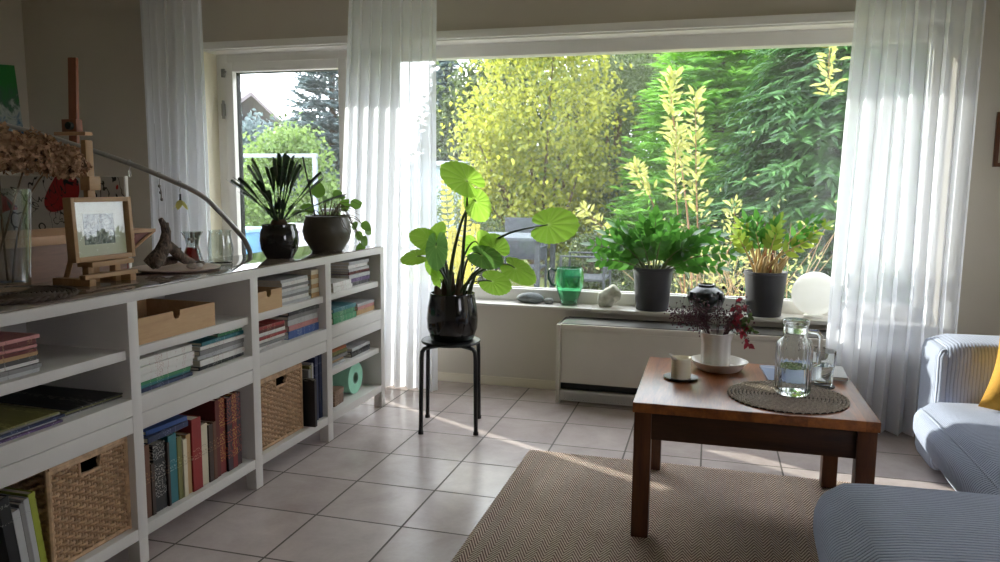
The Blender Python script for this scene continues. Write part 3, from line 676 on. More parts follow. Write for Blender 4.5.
def hydrangea(tip, label, seed, r):
    base = Vector((-.27+.03*math.cos(seed*2.1), -.335+.03*math.sin(seed*2.1), VZ+.022)); tip = Vector(tip)
    t = thing('dried_hydrangea', label, 'dried flower', base, group='dried hydrangeas in the glass vase'); d = tip-base; r_ = np.random.default_rng(seed)
    edge = Vector((-.27, -.335, VZ+.30))-base+Vector((d.x, d.y, 0)).normalized()*.058
    pts = []
    for i in range(11):
        u = i/10; pts.append(edge*2*u*(1-u)+d*u*u)
    MB().tube(pts, [.0035-.0012*i/10 for i in range(11)], 6).build('stem', m_stem, t)
    n = 420; p = unit(r_.normal(size=(n, 3))); p[:, 2] = np.where(p[:, 2] < -.5, -p[:, 2], p[:, 2]); p = unit(p)
    lump = 1+.16*np.sin(9*p[:, 0]+seed)*np.sin(8*p[:, 1])*1.0
    pos = p*np.array([r, r, r*.92])*lump[:, None]*r_.uniform(.72, 1.03, (n, 1))
    pos4 = np.repeat(pos, 4, 0); nn = unit(np.repeat(p, 4, 0)+r_.normal(size=(n*4, 3))*.35)
    a = np.cross(nn, unit(r_.normal(size=(n*4, 3)))); 
    me = leaf_cards('bloom', pos4, unit(a+nn*.25), nn, r_.uniform(.012, .019, n*4), .012)
    link('bloom', me, m_hyd, t, d-Vector((0,0,r*.35)))
    sp = MB()
    for i in range(26):
        q = Vector(p[i])*r*.8; q.z *= .72; sp.tube([d-Vector((0,0,r*.6)), d-Vector((0,0,r*.3))+q], .0012, 4)
    sp.build('flower_stalks', m_stem, t)
hydrangea((-.29,-.305,1.315), 'brown dried hydrangea head over the glass vase, leftmost of the three', 1, .080)
hydrangea((-.27,-.215,1.305), 'brown dried hydrangea head between the other two dried blooms', 2, .082)
hydrangea((-.23,-.145,1.28), 'pale-edged dried hydrangea head nearest the small wooden easel', 3, .066)

# small easel and the framed picture on it
EX, EY = -.215, -.02
ea = thing('tabletop_easel', 'small pale wooden easel holding the framed picture on the bookshelf', 'easel', (EX, EY, ZTOP))
for yy in (-.105, .07):
    MB().box(-.10, .045, yy, yy+.026, 0, .022, .002).build('foot', m_pine, ea)
MB().box(.018, .042, -.118, .110, .0221, .036, .002).build('base_bar', m_piney, ea)
for yy in (-.062, .052): MB().box(-.012, .012, yy-.012, yy+.012, .0, .075, .002).build('post', m_pine, ea)
MB().box(-.020, .040, -.085, .095, .058, .074, .002).build('ledge', m_piney, ea)
MB().box(-.045, -.026, -.018, .014, .0, .46, .003).build('mast', m_pine, ea)
MB().box(-.048, -.010, -.026, .022, .30, .345, .003).build('clamp', m_piney, ea)
MB().tube([(-.035, -.002, .30), (-.15, -.002, .004)], .009, 8).build('rear_leg', m_pine, ea)
pf = thing('picture_frame', 'framed small photograph in a pale wooden frame on the tabletop easel', 'picture', (EX-.008, EY-.004, ZTOP+.0745), rot=(0, math.radians(-2.5), 0))
m = MB(); W, H, wd, dp = .127, .203, .015, .032
m.box(0, dp, -W, -W+wd, 0, H, .002).box(0, dp, W-wd, W, 0, H, .002).box(0, dp, -W+wd, W-wd, 0, wd, .002).box(0, dp, -W+wd, W-wd, H-wd, H, .002)
m.build('frame', m_piney, pf)
MB().box(.004, .010, -W+wd-.002, W-wd+.002, wd-.002, H-wd+.002).build('mount', plain('cream mount board', (216,214,196), .8, .03), pf, smooth=False)
k_ = NT('monochrome print'); co = k_.coord('Object', (1,1,1)); nz = k_.noise(co, 42, 6, .7, .8)
k_.l(k_.ramp(nz, [(.34, srgb((38,40,42))), (.5, srgb((120,124,126))), (.62, srgb((196,198,192)))]), k_.b.inputs['Base Color']); k_.set(Roughness=.6)
MB().box(.0098, .0108, -.064, .002, .052, .150).box(.0098, .0108, .004, .064, .052, .150).build('photo_print', k_.m, pf, smooth=False)
MB().box(.018, .020, -W+wd-.001, W-wd+.001, wd-.001, H-wd+.001).build('glazing', glassmat('picture glazing', (252,253,252), .0, 1.5, real=False), pf, smooth=False)

# plate with driftwood and pebbles
pl = thing('serving_plate', 'wide pale pink-brown plate under the driftwood', 'plate', (-.245, .375, ZTOP))
MB().lathe([(.0,0),(.12,0),(.125,.003),(.154,.008),(.157,.0115),(.152,.0125),(.12,.008),(.0,.0078)], 56, cap0=False, cap1=False).build('dish', plain('pinkish glazed clay', (206,182,166), .4, .08, 20), pl)
def remesh(o, vox):
    md = o.modifiers.new('remesh', 'REMESH'); md.mode = 'VOXEL'; md.voxel_size = vox; md.use_smooth_shade = True
dw = MB()
def gn(pts, rs, sd): 
    r_ = random.Random(sd); dw.tube([(p[0]+r_.uniform(-.003,.003), p[1]+r_.uniform(-.003,.003), p[2]) for p in pts], rs, 10)
gn([(-.02,-.085,.018),(-.01,-.07,.035),(0,-.045,.06),(.0,-.028,.095),(.004,-.018,.125),(.0,-.03,.150),(-.002,-.040,.172)], [.022,.026,.024,.019,.015,.012,.008], 1)
gn([(0,-.018,.125),(.003,-.012,.145),(.0,-.012,.158)], [.012,.008,.003], 2)
gn([(0,-.03,.09),(.01,0,.065),(.012,.03,.04),(.01,.06,.024),(.0,.10,.016),(-.01,.125,.013)], [.019,.018,.018,.016,.012,.006], 3)
gn([(.0,-.045,.055),(.02,-.075,.03),(.035,-.11,.016)], [.02,.015,.007], 4)
gn([(-.02,.05,.026),(-.05,.01,.02),(-.06,-.04,.02)], [.014,.016,.012], 5)
gn([(0,-.04,.075),(.012,-.062,.088)], [.010,.004], 6); gn([(.005,.02,.05),(.02,.028,.07)], [.009,.003], 7)
k_ = NT('weathered driftwood'); co = k_.coord('Object', (3,3,1)); nz = k_.noise(co, 22, 6, .7, 1.2)
k_.l(k_.ramp(nz, [(.36, srgb((40,32,28))), (.62, srgb((126,108,94)))]), k_.b.inputs['Base Color']); k_.set(Roughness=.85); k_.bump(nz, 1.0, .008)
o = tag(dw.build('driftwood', k_.m), 'gnarled grey-brown driftwood piece standing on the plate', 'driftwood'); o.location = (-.250, .352, ZTOP+.0075); remesh(o, .0028); o.scale = (1.12,1.12,1.10)
m_peb = plain('pale pebble', (176,164,152), .7, .15, 20)
for i, (x, y, r, c_, lab) in enumerate([(-.17,.36,.016,m_peb,'pale pebble in front of the driftwood'),(-.18,.42,.013,plain('white pebble', (210,204,196), .6, .1, 20),'small white pebble right of the driftwood'),(-.215,.475,.015,plain('brown pebble', (122,104,92), .7, .15, 20),'brown pebble at the right rim of the plate')]):
    o = tag(MB().blob((0,0,r*.62), (r*1.25, r, r*.62), 3, .08, i).build('pebble', c_), lab, 'pebble', 'pebbles on the plate'); o.location = (x, y, ZTOP+(.0085 if math.hypot(x+.245,y-.375) < .118 else .0115))
# bottle with red liquid, clear pitcher
fl = thing('oil_bottle', 'small clear bottle of dark red liquid behind the plate', 'bottle', (-.345, .60, ZTOP))
MB().lathe([(.0,0),(.040,0),(.043,.006),(.033,.045),(.024,.075),(.028,.10),(.042,.128),(.043,.13),(.040,.128),(.026,.101),(.0215,.076),(.030,.046),(.038,.012),(.0,.008)], 36, cap0=False, cap1=False).build('body', m_thin, fl)
k_ = glassmat('red oil', (150,10,34)); MB().lathe([(.0,.009),(.0372,.012),(.0295,.046),(.0235,.066),(.0,.066)], 32, cap0=False, cap1=False).build('liquid', glassmat('dark red oil', (176,20,52), .0, 1.4, real=False), fl)
m = MB().tube([(0,0,.085),(0,0,.128)], .007, 10).tube([(0,-.022,.1),(0,.03,.1)], .006, 8).tube([(.0,.028,.06),(.0,.028,.125)], .008, 8).tube([(.0,.028,.118),(.0,.052,.12)], .009, 8); m.build('pourer', plain('brushed tap metal', (140,132,120), .35, .05, 30, metal=1), fl)
pi_ = thing('glass_pitcher', 'clear glass pitcher between the red bottle and the dark palm pot', 'pitcher', (-.26, .665, ZTOP), rz=.6)
MB().lathe([(.0,0),(.045,0),(.048,.004),(.052,.06),(.044,.11),(.043,.128),(.046,.135),(.0435,.134),(.041,.127),(.042,.11),(.0495,.06),(.045,.01),(.0,.008)], 40, cap0=False, cap1=False).build('body', m_thin, pi_)
MB().tube([(.0,.042,.12),(.0,.07,.128),(.0,.088,.11),(.0,.088,.075),(.0,.072,.04),(.0,.05,.03)], .006, 10).build('handle', m_thin, pi_)

# ------------------------------------------------------------------ plants
m_soil = plain('dark potting soil', (46,36,28), .95, .3, 40, bump=.8)
def pot(t, prof, mat, soil_z, soil_r, seg=48, fl=None):
    MB().lathe(prof, seg, cap0=False, cap1=False, fl=fl).build('pot', mat, t)
    MB().lathe([(0,soil_z-.012),(soil_r,soil_z-.012),(soil_r,soil_z),(soil_r*.5,soil_z+.005),(0,soil_z+.006)], 28, cap0=False, cap1=False).build('soil', m_soil, t)
# sago palm
sg = thing('sago_palm', 'dark spiky palm in a glossy black pot on the bookshelf', 'potted plant', (-.155, .945, ZTOP))
m_gloss = plain('glossy black glaze', (22,22,23), .12, .15, 12, spec=.7)
pot(sg, [(0,0),(.056,0),(.062,.005),(.080,.04),(.085,.08),(.081,.118),(.074,.134),(.074,.15),(.069,.15),(.069,.136),(.076,.118),(.074,.05),(.055,.012),(0,.010)], m_gloss, .135, .070)
MB().blob((0,0,.15), (.036,.036,.03), 3, .08, 3).build('caudex', plain('rough palm trunk', (70,52,36), .9, .3, 30, bump=.8), sg)
m_sago = leafmat('dark palm leaflet', (34,58,30), (16,32,16), .12, .35, 6)
rr = random.Random(11)
for i in range(20):
    az = i*2.399+.3; el = math.radians(rr.choice([50,58,66,74,80,46]) if i > 2 else 34); L = rr.uniform(.25,.31)
    h = Vector((math.cos(az), math.sin(az), 0)); d0 = (h*math.cos(el)+Vector((0,0,math.sin(el)))).normalized(); b0 = Vector((0,0,.158))+h*.015
    P = []
    for q in range(15):
        u = q/14; P.append(b0+d0*(L*u)+h*(.05*u*u)-Vector((0,0,.045*u*u*(1.2-el/1.6))))
    m = MB().tube(P, [.0032*(1-.75*q/14) for q in range(15)], 5)
    for q in range(40):
        u = .22+.78*q/40; a = u*14; i0 = min(13, int(a)); p = P[i0].lerp(P[i0+1], a-i0); tg = (P[i0+1]-P[i0]).normalized()
        s_ = tg.cross(Vector((0,0,1))); s_ = s_.normalized() if s_.length > .05 else Vector((1,0,0)); nn = s_.cross(tg)
        ll = .074*math.sin(PI*min(1, .12+.88*(1-abs(u-.45)**1.6)))*(1-.55*max(0,u-.6)/.4)
        for sg_ in (-1, 1): m.leaf(p, tg*.60+s_*sg_*.85+nn*.55, nn, ll, .010, .1, .1, 2)
    m.build('frond', m_sago, sg)
# trailing plant
tp = thing('trailing_plant', 'trailing round-leaved plant in a dark ribbed bowl pot at the bookshelf end', 'potted plant', (-.155, 1.385, ZTOP))
pot(tp, [(0,0),(.075,0),(.082,.006),(.085,.012),(.112,.055),(.120,.095),(.116,.13),(.104,.165),(.106,.172),(.100,.174),(.098,.165),(.108,.13),(.110,.09),(.07,.02),(0,.016)], plain('dark brown stoneware', (74,68,56), .4, .25, 10), .155, .099, fl=lambda t, z: 1+.006*math.sin(z*330))
m_pil = leafmat('fresh round leaf', (112,150,58), (60,96,40), .45, .4, 5); m_vine = plain('brown vine stem', (74,62,42), .8, .2)
rr = random.Random(5)
def roundleaf(m, c, d, n, L, W):
    c = Vector(c); d = Vector(d).normalized(); n = Vector(n); n = (n-d*n.dot(d)).normalized(); s = d.cross(n)
    prof = [(0,.03),(.12,.36),(.3,.5),(.5,.48),(.7,.36),(.88,.16),(1,0.0)]
    rows = [[m.bm.verts.new(c+d*(L*t)-s*(W*w)+n*(.10*W*w*2-.12*L*t*t)), m.bm.verts.new(c+d*(L*t)-n*(.12*L*t*t)), m.bm.verts.new(c+d*(L*t)+s*(W*w)+n*(.10*W*w*2-.12*L*t*t))] for t, w in prof]
    for a, b in zip(rows, rows[1:]): m.bm.faces.new((a[0],a[1],b[1],b[0])); m.bm.faces.new((a[1],a[2],b[2],b[1]))
# (tip dx, dy, dz, leaf length): vines with a leaf on each
TV = [(-.03,-.04,.26,.075),(.02,.03,.27,.05),(-.05,.06,.24,.05),(-.02,-.09,.20,.055),(.05,.16,.22,.06),(.09,.20,.13,.055),(.08,.16,.085,.05),(.1,.22,.10,.05),(.11,.14,.03,.06),(.12,.13,.055,.06),(.03,.10,.2,.045),(-.04,-.14,.20,.08),(.06,.05,.22,.05),(.12,.05,.14,.045),(.02,.13,.25,.045)]
for i, (x, y, z, L) in enumerate(TV):
    tipv = Vector((x, y, z)); b0 = Vector((x*.25, y*.25, .155)); mid = (b0+tipv)/2+Vector((x*.15, y*.15, .06 if z < .2 else .03))
    v = MB().tube([b0*(1-u)**2+mid*2*u*(1-u)+tipv*u*u for u in (k/8 for k in range(9))], [.0028-.0012*k/8 for k in range(9)], 6)
    vo = v.build('vine', m_vine, tp)
    lf = MB(); dd = Vector((x*.8+rr.uniform(-.1,.1), y*.8+rr.uniform(-.1,.1), -.12 if z < .2 else .05)); nn = Vector((.75, -.8, .35)) if i != 11 else Vector((.2,-.3,1))
    roundleaf(lf, tipv, dd if i != 11 else Vector((-.05,-.2,-.02)), nn, L*1.25, L*(.95 if i != 11 else .5))
    lf.build('leaf', m_pil, vo)
m = MB()
for i in range(16):
    a = rr.uniform(-.6, 2.2); R0 = rr.uniform(.12, .21); z1 = rr.uniform(.02, .24)
    m.tube([(.03*math.cos(a), .03*math.sin(a), .158), (.08*math.cos(a), .08*math.sin(a), .20+rr.uniform(0,.04)), (R0*.8*math.cos(a), R0*.8*math.sin(a), max(.1,z1)+.02), (R0*math.cos(a+.2)*.95, R0*math.sin(a+.2)*1.15, z1)], [.0022,.0018,.0014,.0008], 5)
m.build('bare_vines', m_vine, tp)
MB().tube([(-.045,-.03,.15),(-.06,-.055,.30),(-.078,-.085,.46)], .0045, 6).tube([(-.066,-.062,.345),(-.058,-.052,.345)], .006, 6).build('support_stick', plain('dark plant stick', (40,36,34), .6), tp)

# alocasia on the stool
al = thing('elephant_ear_plant', 'large-leaved elephant ear plant in a glossy black pot on the stool', 'potted plant', (.475, 1.484, .4478))
pot(al, [(0,0),(.098,0),(.106,.006),(.125,.06),(.128,.11),(.122,.17),(.113,.215),(.112,.235),(.106,.236),(.106,.21),(.116,.16),(.118,.06),(.09,.012),(0,.01)], m_gloss, .215, .108)
m_alo = leafmat('bright green shield leaf', (150,192,70), (122,170,56), .6, .35, 4, .45); m_alod = leafmat('mid green shield leaf', (120,168,88), (92,142,70), .5, .35, 4, .45)
for mm in (m_alo, m_alod):          # paler radial veins carried by the leaf's own 'vein' attribute
    nt = mm.node_tree; at = nt.nodes.new('ShaderNodeAttribute'); at.attribute_name = 'vein'; bs = nt.nodes['Principled BSDF']; src = bs.inputs['Base Color'].links[0].from_socket
    mxn = nt.nodes.new('ShaderNodeMix'); mxn.data_type = 'RGBA'; nt.links.new(at.outputs['Fac'], mxn.inputs[0]); nt.links.new(src, mxn.inputs[6]); mxn.inputs[7].default_value = (.52, .68, .22, 1)
    nt.links.new(mxn.outputs[2], bs.inputs['Base Color']); trn = [x for x in nt.nodes if x.type == 'BSDF_TRANSLUCENT'][0]; nt.links.new(mxn.outputs[2], trn.inputs['Color'])
m_pet = plain('dark green petiole', (50,66,34), .4, .2, 20)
HEART = [(0,1.0),(20,.93),(45,.80),(70,.70),(95,.64),(120,.62),(145,.60),(163,.50),(174,.24),(180,.12)]
def heart_r(a):
    a = abs(a)
    for (a0, r0), (a1, r1) in zip(HEART, HEART[1:]):
        if a <= a1: return r0+(r1-r0)*(a-a0)/(a1-a0)
    return .12
def shield(c, d, n, L, W, droop=.18, nv=15):
    m = MB(); c = Vector(c); d = Vector(d).normalized(); n = Vector(n); n = (n-d*n.dot(d)).normalized(); s = d.cross(n)
    NA, NR = 96, 7; rows = []
    ctr = m.bm.verts.new(c)
    for k in range(1, NR+1):
        f = k/NR; row = []
        for a in range(NA):
            deg = -180+360*a/NA; th = math.radians(deg); r = heart_r(deg)*(1+.022*math.cos(nv*2*th/1.0)*f**3)
            x = r*math.cos(th)*L*f*(.80 if abs(deg) < 90 else .9); y_ = r*math.sin(th)*W*f*.74
            z = -droop*L*(f*max(0,math.cos(th)))**2-droop*.35*W*(f*math.sin(th))**2+.030*L*f*(abs(math.sin(nv*th/2.0+.4))-.5)
            row.append(m.bm.verts.new(c+d*x+s*y_+n*z))
        rows.append(row)
    for a in range(NA):
        b = (a+1) % NA; m.bm.faces.new((ctr, rows[0][a], rows[0][b]))
        for r0, r1 in zip(rows, rows[1:]): m.bm.faces.new((r0[a], r1[a], r1[b], r0[b]))
    return m
# leaf attach point, tip direction, surface normal, length, width, material, petiole start
cr = Vector((.0, .0, .225))
def W_(x, y, z): return Vector((x-.475, y-1.484, z-.4478))
ALO = [  # attach, tip dir, normal, L, W, mat
 (W_(.56,1.45,1.235), (-.75,-.15,.55), (.35,-.8,.45), .185, .165, m_alo),
 (W_(.60,1.47,1.135), (.45,-.1,-.85), (.25,-.9,.2), .13, .13, m_alo),
 (W_(.95,1.50,1.03), (.95,-.05,.10), (-.10,-.85,.5), .185, .20, m_alo),
 (W_(.36,1.46,.945), (-.75,-.3,.35), (.1,-.75,.65), .125, .13, m_alo),
 (W_(.315,1.42,.865), (-.95,-.1,-.06), (.1,-.65,.75), .115, .11, m_alo),
 (W_(.42,1.40,.92), (.05,-.3,-.9), (-.2,-.95,.1), .15, .13, m_alod),
 (W_(.375,1.50,.96), (.35,.1,.75), (-.3,-.9,.2), .105, .10, m_alo),
 (W_(.64,1.43,.88), (.80,-.1,-.2), (-.1,-.7,.65), .14, .13, m_alod),
 (W_(.70,1.47,.90), (-.5,.1,.45), (-.1,-.9,.4), .13, .15, m_alo),
 (W_(.80,1.46,.82), (.85,-.1,-.42), (.2,-.7,.65), .15, .13, m_alo),
 (W_(.66,1.55,.74), (.75,.1,-.2), (.1,-.85,.5), .13, .13, m_alo),
 (W_(.40,1.52,.745), (-.2,-.1,.95), (.1,-.95,.1), .10, .10, m_alo),
 (W_(.60,1.52,.92), (.3,.1,-.75), (-.1,-.95,.2), .15, .17, m_alo),
 (W_(.36,1.53,.82), (.1,.1,-.9), (.1,-.95,.1), .10, .10, m_alo),
]
rr = random.Random(2)
for i, (p, d, n, L, W, mt) in enumerate(ALO):
    lf = shield(p, d, n, L, W, .16).build('leaf', mt, al, angle=180)
    va = lf.data.attributes.new('vein', 'FLOAT', 'POINT'); vv = np.zeros(len(lf.data.vertices), np.float32); vv[0] = 1
    ths = np.radians(-180+360*np.arange(96)/96); vv[1:] = np.tile((np.abs(np.sin(7.5*ths+.4)) < .20).astype(np.float32)*.22, 7); va.data.foreach_set('value', vv)
    b0 = cr+Vector((rr.uniform(-.03,.03), rr.uniform(-.03,.03), -.012)); b0 += Vector((p.x, p.y, 0))*.12
    k1 = b0+Vector((p.x*.12, p.y*.12, (p.z-b0.z)*(.62 if p.z > .5 or i == 2 else .75))); k2 = p-Vector(d).normalized()*L*.5+Vector((0,0,.03 if i in (2,7,9) else .0))
    if i == 2: k1 = b0+Vector((.08, 0, .33)); k2 = p+Vector((-.22,-.0,-.045))
    if i == 0: k2 = p+Vector((.01,0,-.14))
    pts = [b0*(1-u)**3+k1*3*u*(1-u)**2+k2*3*u*u*(1-u)+p*u**3 for u in (k/14 for k in range(15))]
    MB().tube(pts, [.0085*(1-u)+.0026 if i < 3 else .006*(1-u)+.0022 for u in (k/14 for k in range(15))], 8).build('petiole', m_pet, lf)
st = MB()
for x, y, h in ((0,0,.34),(-.04,.01,.30),(.035,-.01,.31),(.01,.04,.29),(-.06,-.03,.27)):
    st.tube([(x,y,.2),(x*1.1,y*1.1,.25),(x*1.25,y*1.25,h)], [.022,.018,.006], 10)
st.build('stem_base', plain('brown sheathed stem', (74,54,36), .7, .3, 25), al)
# ------------------------------------------------------------------ things on the window sill
SZ = .512
m_anth = plain('matte anthracite plastic', (58,58,62), .55, .06, 20)
m_zz = leafmat('glossy deep green leaflet', (84,138,54), (36,84,34), .36, .25, 6, .6); m_zzy = leafmat('yellow-green leaflet', (140,160,60), (84,120,44), .4, .35, 6)
m_zst = plain('thick green stalk', (96,110,60), .5, .25, 20); m_zsty = plain('pale straw stalk', (176,150,98), .6, .25, 20)
def frond(t, b0, d0, L, droop, leafL, leafW, mleaf, mst, r0, pairs, seed, start=.3):
    r_ = random.Random(seed); b0 = Vector(b0); d0 = Vector(d0).normalized(); h = Vector((d0.x, d0.y, 0))
    P = [b0+d0*(L*u)-Vector((0,0,droop*L*u*u))+h*(.12*L*u*u) for u in (k/12 for k in range(13))]
    st = MB().tube(P, [r0*(1-.75*k/12) for k in range(13)], 7).build('stalk', mst, t)
    m = MB()
    for q in range(pairs):
        u = start+(1-start)*q/max(1, pairs-1); a = u*12; i0 = min(11, int(a)); p = P[i0].lerp(P[i0+1], a-i0); tg = (P[i0+1]-P[i0]).normalized()
        s_ = tg.cross(Vector((r_.uniform(-.5,.5),-1,r_.uniform(.1,.9)))).normalized(); nn = s_.cross(tg)
        if nn.y > 0: nn = -nn
        sc = (1-.35*abs(u-.55)/.45)*r_.uniform(.85,1.1)
        for sg_ in (-1, 1): m.leaf(p, tg*.8+s_*sg_*.9+nn*r_.uniform(0,.35), nn+Vector((r_.uniform(-.4,.4),-.2,r_.uniform(-.2,.5))), leafL*sc, leafW*sc, .15, .12, 4)
    m.leaf(P[-1], P[-1]-P[-2], Vector((0,-.5,1)), leafL, leafW, .1, .12, 4)
    m.build('leaflets', mleaf, st)
zp = thing('zz_plant', 'bushy glossy green plant in a matte dark pot, left of the round black vase', 'potted plant', (1.39, 2.362, SZ))
PROF = [(0,0),(.088,0),(.091,.004),(.112,.228),(.115,.230),(.116,.246),(.110,.247),(.106,.225),(.1,.1),(.08,.012),(0,.010)]
pot(zp, PROF, m_anth, .215, .104)
for i, (az, el, L) in enumerate([(180,44,.36),(195,58,.36),(160,66,.38),(120,78,.36),(60,70,.38),(20,50,.42),(-10,36,.40),(5,58,.40),(210,30,.27),(-40,55,.26),(250,62,.26),(285,66,.30),(320,48,.30),(225,50,.30),(90,80,.42),(-20,64,.34),(190,74,.30),(350,26,.30)]):
    a, e = math.radians(az), math.radians(el); h = Vector((math.cos(a), math.sin(a)*.42, 0))
    frond(zp, (h.x*.04, h.y*.04, .215), h*math.cos(e)+Vector((0,0,math.sin(e))), L*1.05, .30, .088, .044, m_zz, m_zst, .0065, 7, i, .28)
z2 = thing('zz_plant', 'sparse yellowing plant with bare pale stalks in a matte dark pot, beside the white globe', 'potted plant', (2.003, 2.362, SZ))
pot(z2, PROF, m_anth, .215, .104)
rr = random.Random(8)
for i, (az, el, L) in enumerate([(200,72,.34),(170,80,.36),(215,66,.28),(20,66,.40),(0,56,.42),(340,62,.40),(40,74,.36),(10,78,.34),(350,48,.36),(230,76,.30),(300,72,.30),(120,82,.36)]):
    a, e = math.radians(az), math.radians(el); h = Vector((math.cos(a), math.sin(a)*.4, 0))
    frond(z2, (rr.uniform(-.06,.06), rr.uniform(-.03,.03), .215), h*math.cos(e)+Vector((0,0,math.sin(e))), L, .16, .078, .034, m_zzy if i % 2 == 0 else m_zz, m_zsty, .008, 4, i+40, .58)
m = MB()
for i in range(16):
    a = rr.uniform(0, 2*PI); x, y = .085*math.cos(a)*rr.uniform(.3,1), .06*math.sin(a); m.tube([(x,y,.21),(x*1.15+rr.uniform(-.01,.01),y,.27),(x*1.35+rr.uniform(-.03,.03),y*1.1,rr.uniform(.29,.37))], [.010,.008,.005], 7)
m.build('bare_stalks', m_zsty, z2)
m = MB(); m_red = plain('dry reddish twig', (150,84,56), .8, .2)
for i in range(7):
    x = rr.uniform(-.03,.06); m.tube([(x*.5,0,.22),(x*.7+.005,.0,.38),(x+rr.uniform(-.02,.02),.01,rr.uniform(.48,.56))], [.003,.0022,.001], 5)
m.build('dry_twigs', m_red, z2)
# round black vase
bv = thing('round_vase', 'squat round black ceramic vase between the two potted plants', 'vase', (1.69, 2.375, SZ))
MB().lathe([(0,0),(.045,0),(.052,.006),(.092,.045),(.106,.085),(.098,.118),(.066,.142),(.050,.148),(.052,.158),(.046,.160),(.042,.148),(.06,.135),(.09,.11),(.096,.085),(.05,.012),(0,.01)], 52, cap0=False, cap1=False).build('body', plain('black glazed stoneware', (26,30,32), .22, .15, 10), bv)
# green jug
jg = thing('glass_jug', 'green glass jug with a dark curved handle on the window sill', 'jug', (.90, 2.385, SZ-.004))
m_gg = glassmat('green glass', (158,234,192), .01, 1.45); m_gd = plain('dark green glass handle', (20,52,38), .15, .1)
MB().lathe([(0,0),(.048,0),(.052,.005),(.047,.014),(.062,.06),(.083,.12),(.087,.17),(.080,.225),(.077,.226),(.0835,.17),(.079,.12),(.057,.058),(.04,.02),(0,.018)], 44, cap0=False, cap1=False, fl=lambda t, z: 1+.012*math.cos(10*t)).build('body', m_gg, jg)
MB().tube([(-.078,-.012,.205),(-.108,-.018,.222),(-.124,-.02,.20),(-.122,-.02,.16),(-.105,-.016,.125),(-.082,-.012,.115)], [.008,.007,.0065,.0065,.007,.008], 10).build('handle', m_gd, jg)
# stones
def stone(name, label, loc, rad, mat, jit, seed, flat=.9, cat='stone'):
    o = tag(MB().blob((0,0,rad[2]*flat), rad, 4, jit, seed, flat).build(name, mat, angle=60), label, cat); o.location = loc; return o
def rockmat(name, a, b, sc=14):
    k = NT(name); n = k.noise(k.coord(), sc, 6, .65); k.l(k.ramp(n, [(.35, srgb(a)), (.65, srgb(b))]), k.b.inputs['Base Color']); k.set(Roughness=.8); k.bump(n, .5, .006); return k.m
stone('stone', 'dark grey flat stone on the sill behind the stool plant', (.66, 2.405, SZ-.004), (.085,.05,.034), rockmat('slate stone', (84,90,92), (124,130,132)), .08, 4)
stone('stone', 'small grey stone left of the green jug', (.775, 2.40, SZ-.004), (.030,.024,.020), rockmat('grey stone', (128,130,128), (164,166,162)), .08, 9)
rk = MB().blob((0,0,.055), (.056,.05,.064), 4, .30, 21, .86)
for v in rk.bm.verts:
    if v.co.z > .03: v.co.x += .035*(v.co.z-.03)/.09*(1 if v.co.x > -.03 else .3); v.co.z += .012*math.sin(v.co.x*60)
    if v.co.x < -.035 and v.co.z < .08: v.co.x -= .012
o = tag(rk.build('rock', rockmat('chalky rock', (168,166,146), (214,212,196), 20), angle=40), 'pale chalky rock between the green jug and the dark pot', 'rock'); o.location = (1.135, 2.39, SZ+.0005)
# white glass globe
gb = thing('globe_lamp', 'round white milk-glass globe lamp at the right end of the sill', 'lamp', (2.262, 2.37, SZ))
MB().lathe([(0,0),(.05,0),(.052,.004),(.052,.012),(.046,.016),(0,.016)], 36, cap0=False, cap1=False).build('base', m_white, gb)
k_ = NT('milk glass'); k_.set(Roughness=.18, Base_Color=(.86,.86,.84)); k_.b.inputs['Subsurface Weight'].default_value = .0
tr = k_.n('ShaderNodeBsdfTranslucent'); tr.inputs[0].default_value = (.9,.9,.88,1); mx = k_.n('ShaderNodeMixShader'); mx.inputs[0].default_value = .5
k_.l(k_.ramp(k_.noise(k_.coord(), 4), [(.3, (.84,.84,.82)), (.7, (.88,.88,.86))]), k_.b.inputs['Base Color'])
k_.l(k_.b.outputs[0], mx.inputs[1]); k_.l(tr.outputs[0], mx.inputs[2]); k_.l(mx.outputs[0], k_.out.inputs['Surface'])
MB().blob((0,0,.132), (.120,.085,.120), 4, 0).build('globe', k_.m, gb)

# ------------------------------------------------------------------ things on the coffee table
m_wax = plain('cream wax', (232,224,200), .45, .04, 8); m_cer = plain('white glazed ceramic', (222,218,212), .3, .03, 10); m_sau = plain('dark metal saucer', (44,38,34), .4, .1)
sa = thing('saucer', 'small dark saucer under the candle', 'saucer', (1.612, .842, TZ)); MB().lathe([(0,0),(.05,0),(.064,.006),(.065,.009),(.062,.009),(.048,.004),(0,.004)], 40, cap0=False, cap1=False).build('dish', m_sau, sa)
cn = thing('candle', 'partly burnt cream pillar candle on the dark saucer', 'candle', (1.612, .842, TZ+.0045))
def wax(t, z): return 1+.05*math.sin(t*2+1)*max(0, (z-.06)/.02)+.03*math.sin(3*t)*max(0, (z-.05)/.03)
MB().lathe([(0,0),(.036,0),(.0365,.003),(.0365,.06),(.037,.076),(.035,.079),(.032,.072),(.024,.058),(0,.055)], 48, cap0=False, cap1=False, fl=wax).build('wax', m_wax, cn)
def curl(u, v):
    t = 2.2+2.3*u; k_ = math.sin(PI*u)**.7; r = .0366+.011*v*v*k_
    return Vector((r*math.cos(t), r*math.sin(t), .068+.022*v*k_+.002*math.sin(9*u)))
m = MB().grid(curl, 24, 8); bmesh.ops.solidify(m.bm, geom=m.bm.faces[:], thickness=.0012)
m.build('melted_rim', plain('translucent melted wax', (226,226,222), .25, .03), cn)
MB().tube([(0,0,.054),(.002,.001,.068)], .0016, 6).build('wick', m_dark, cn)
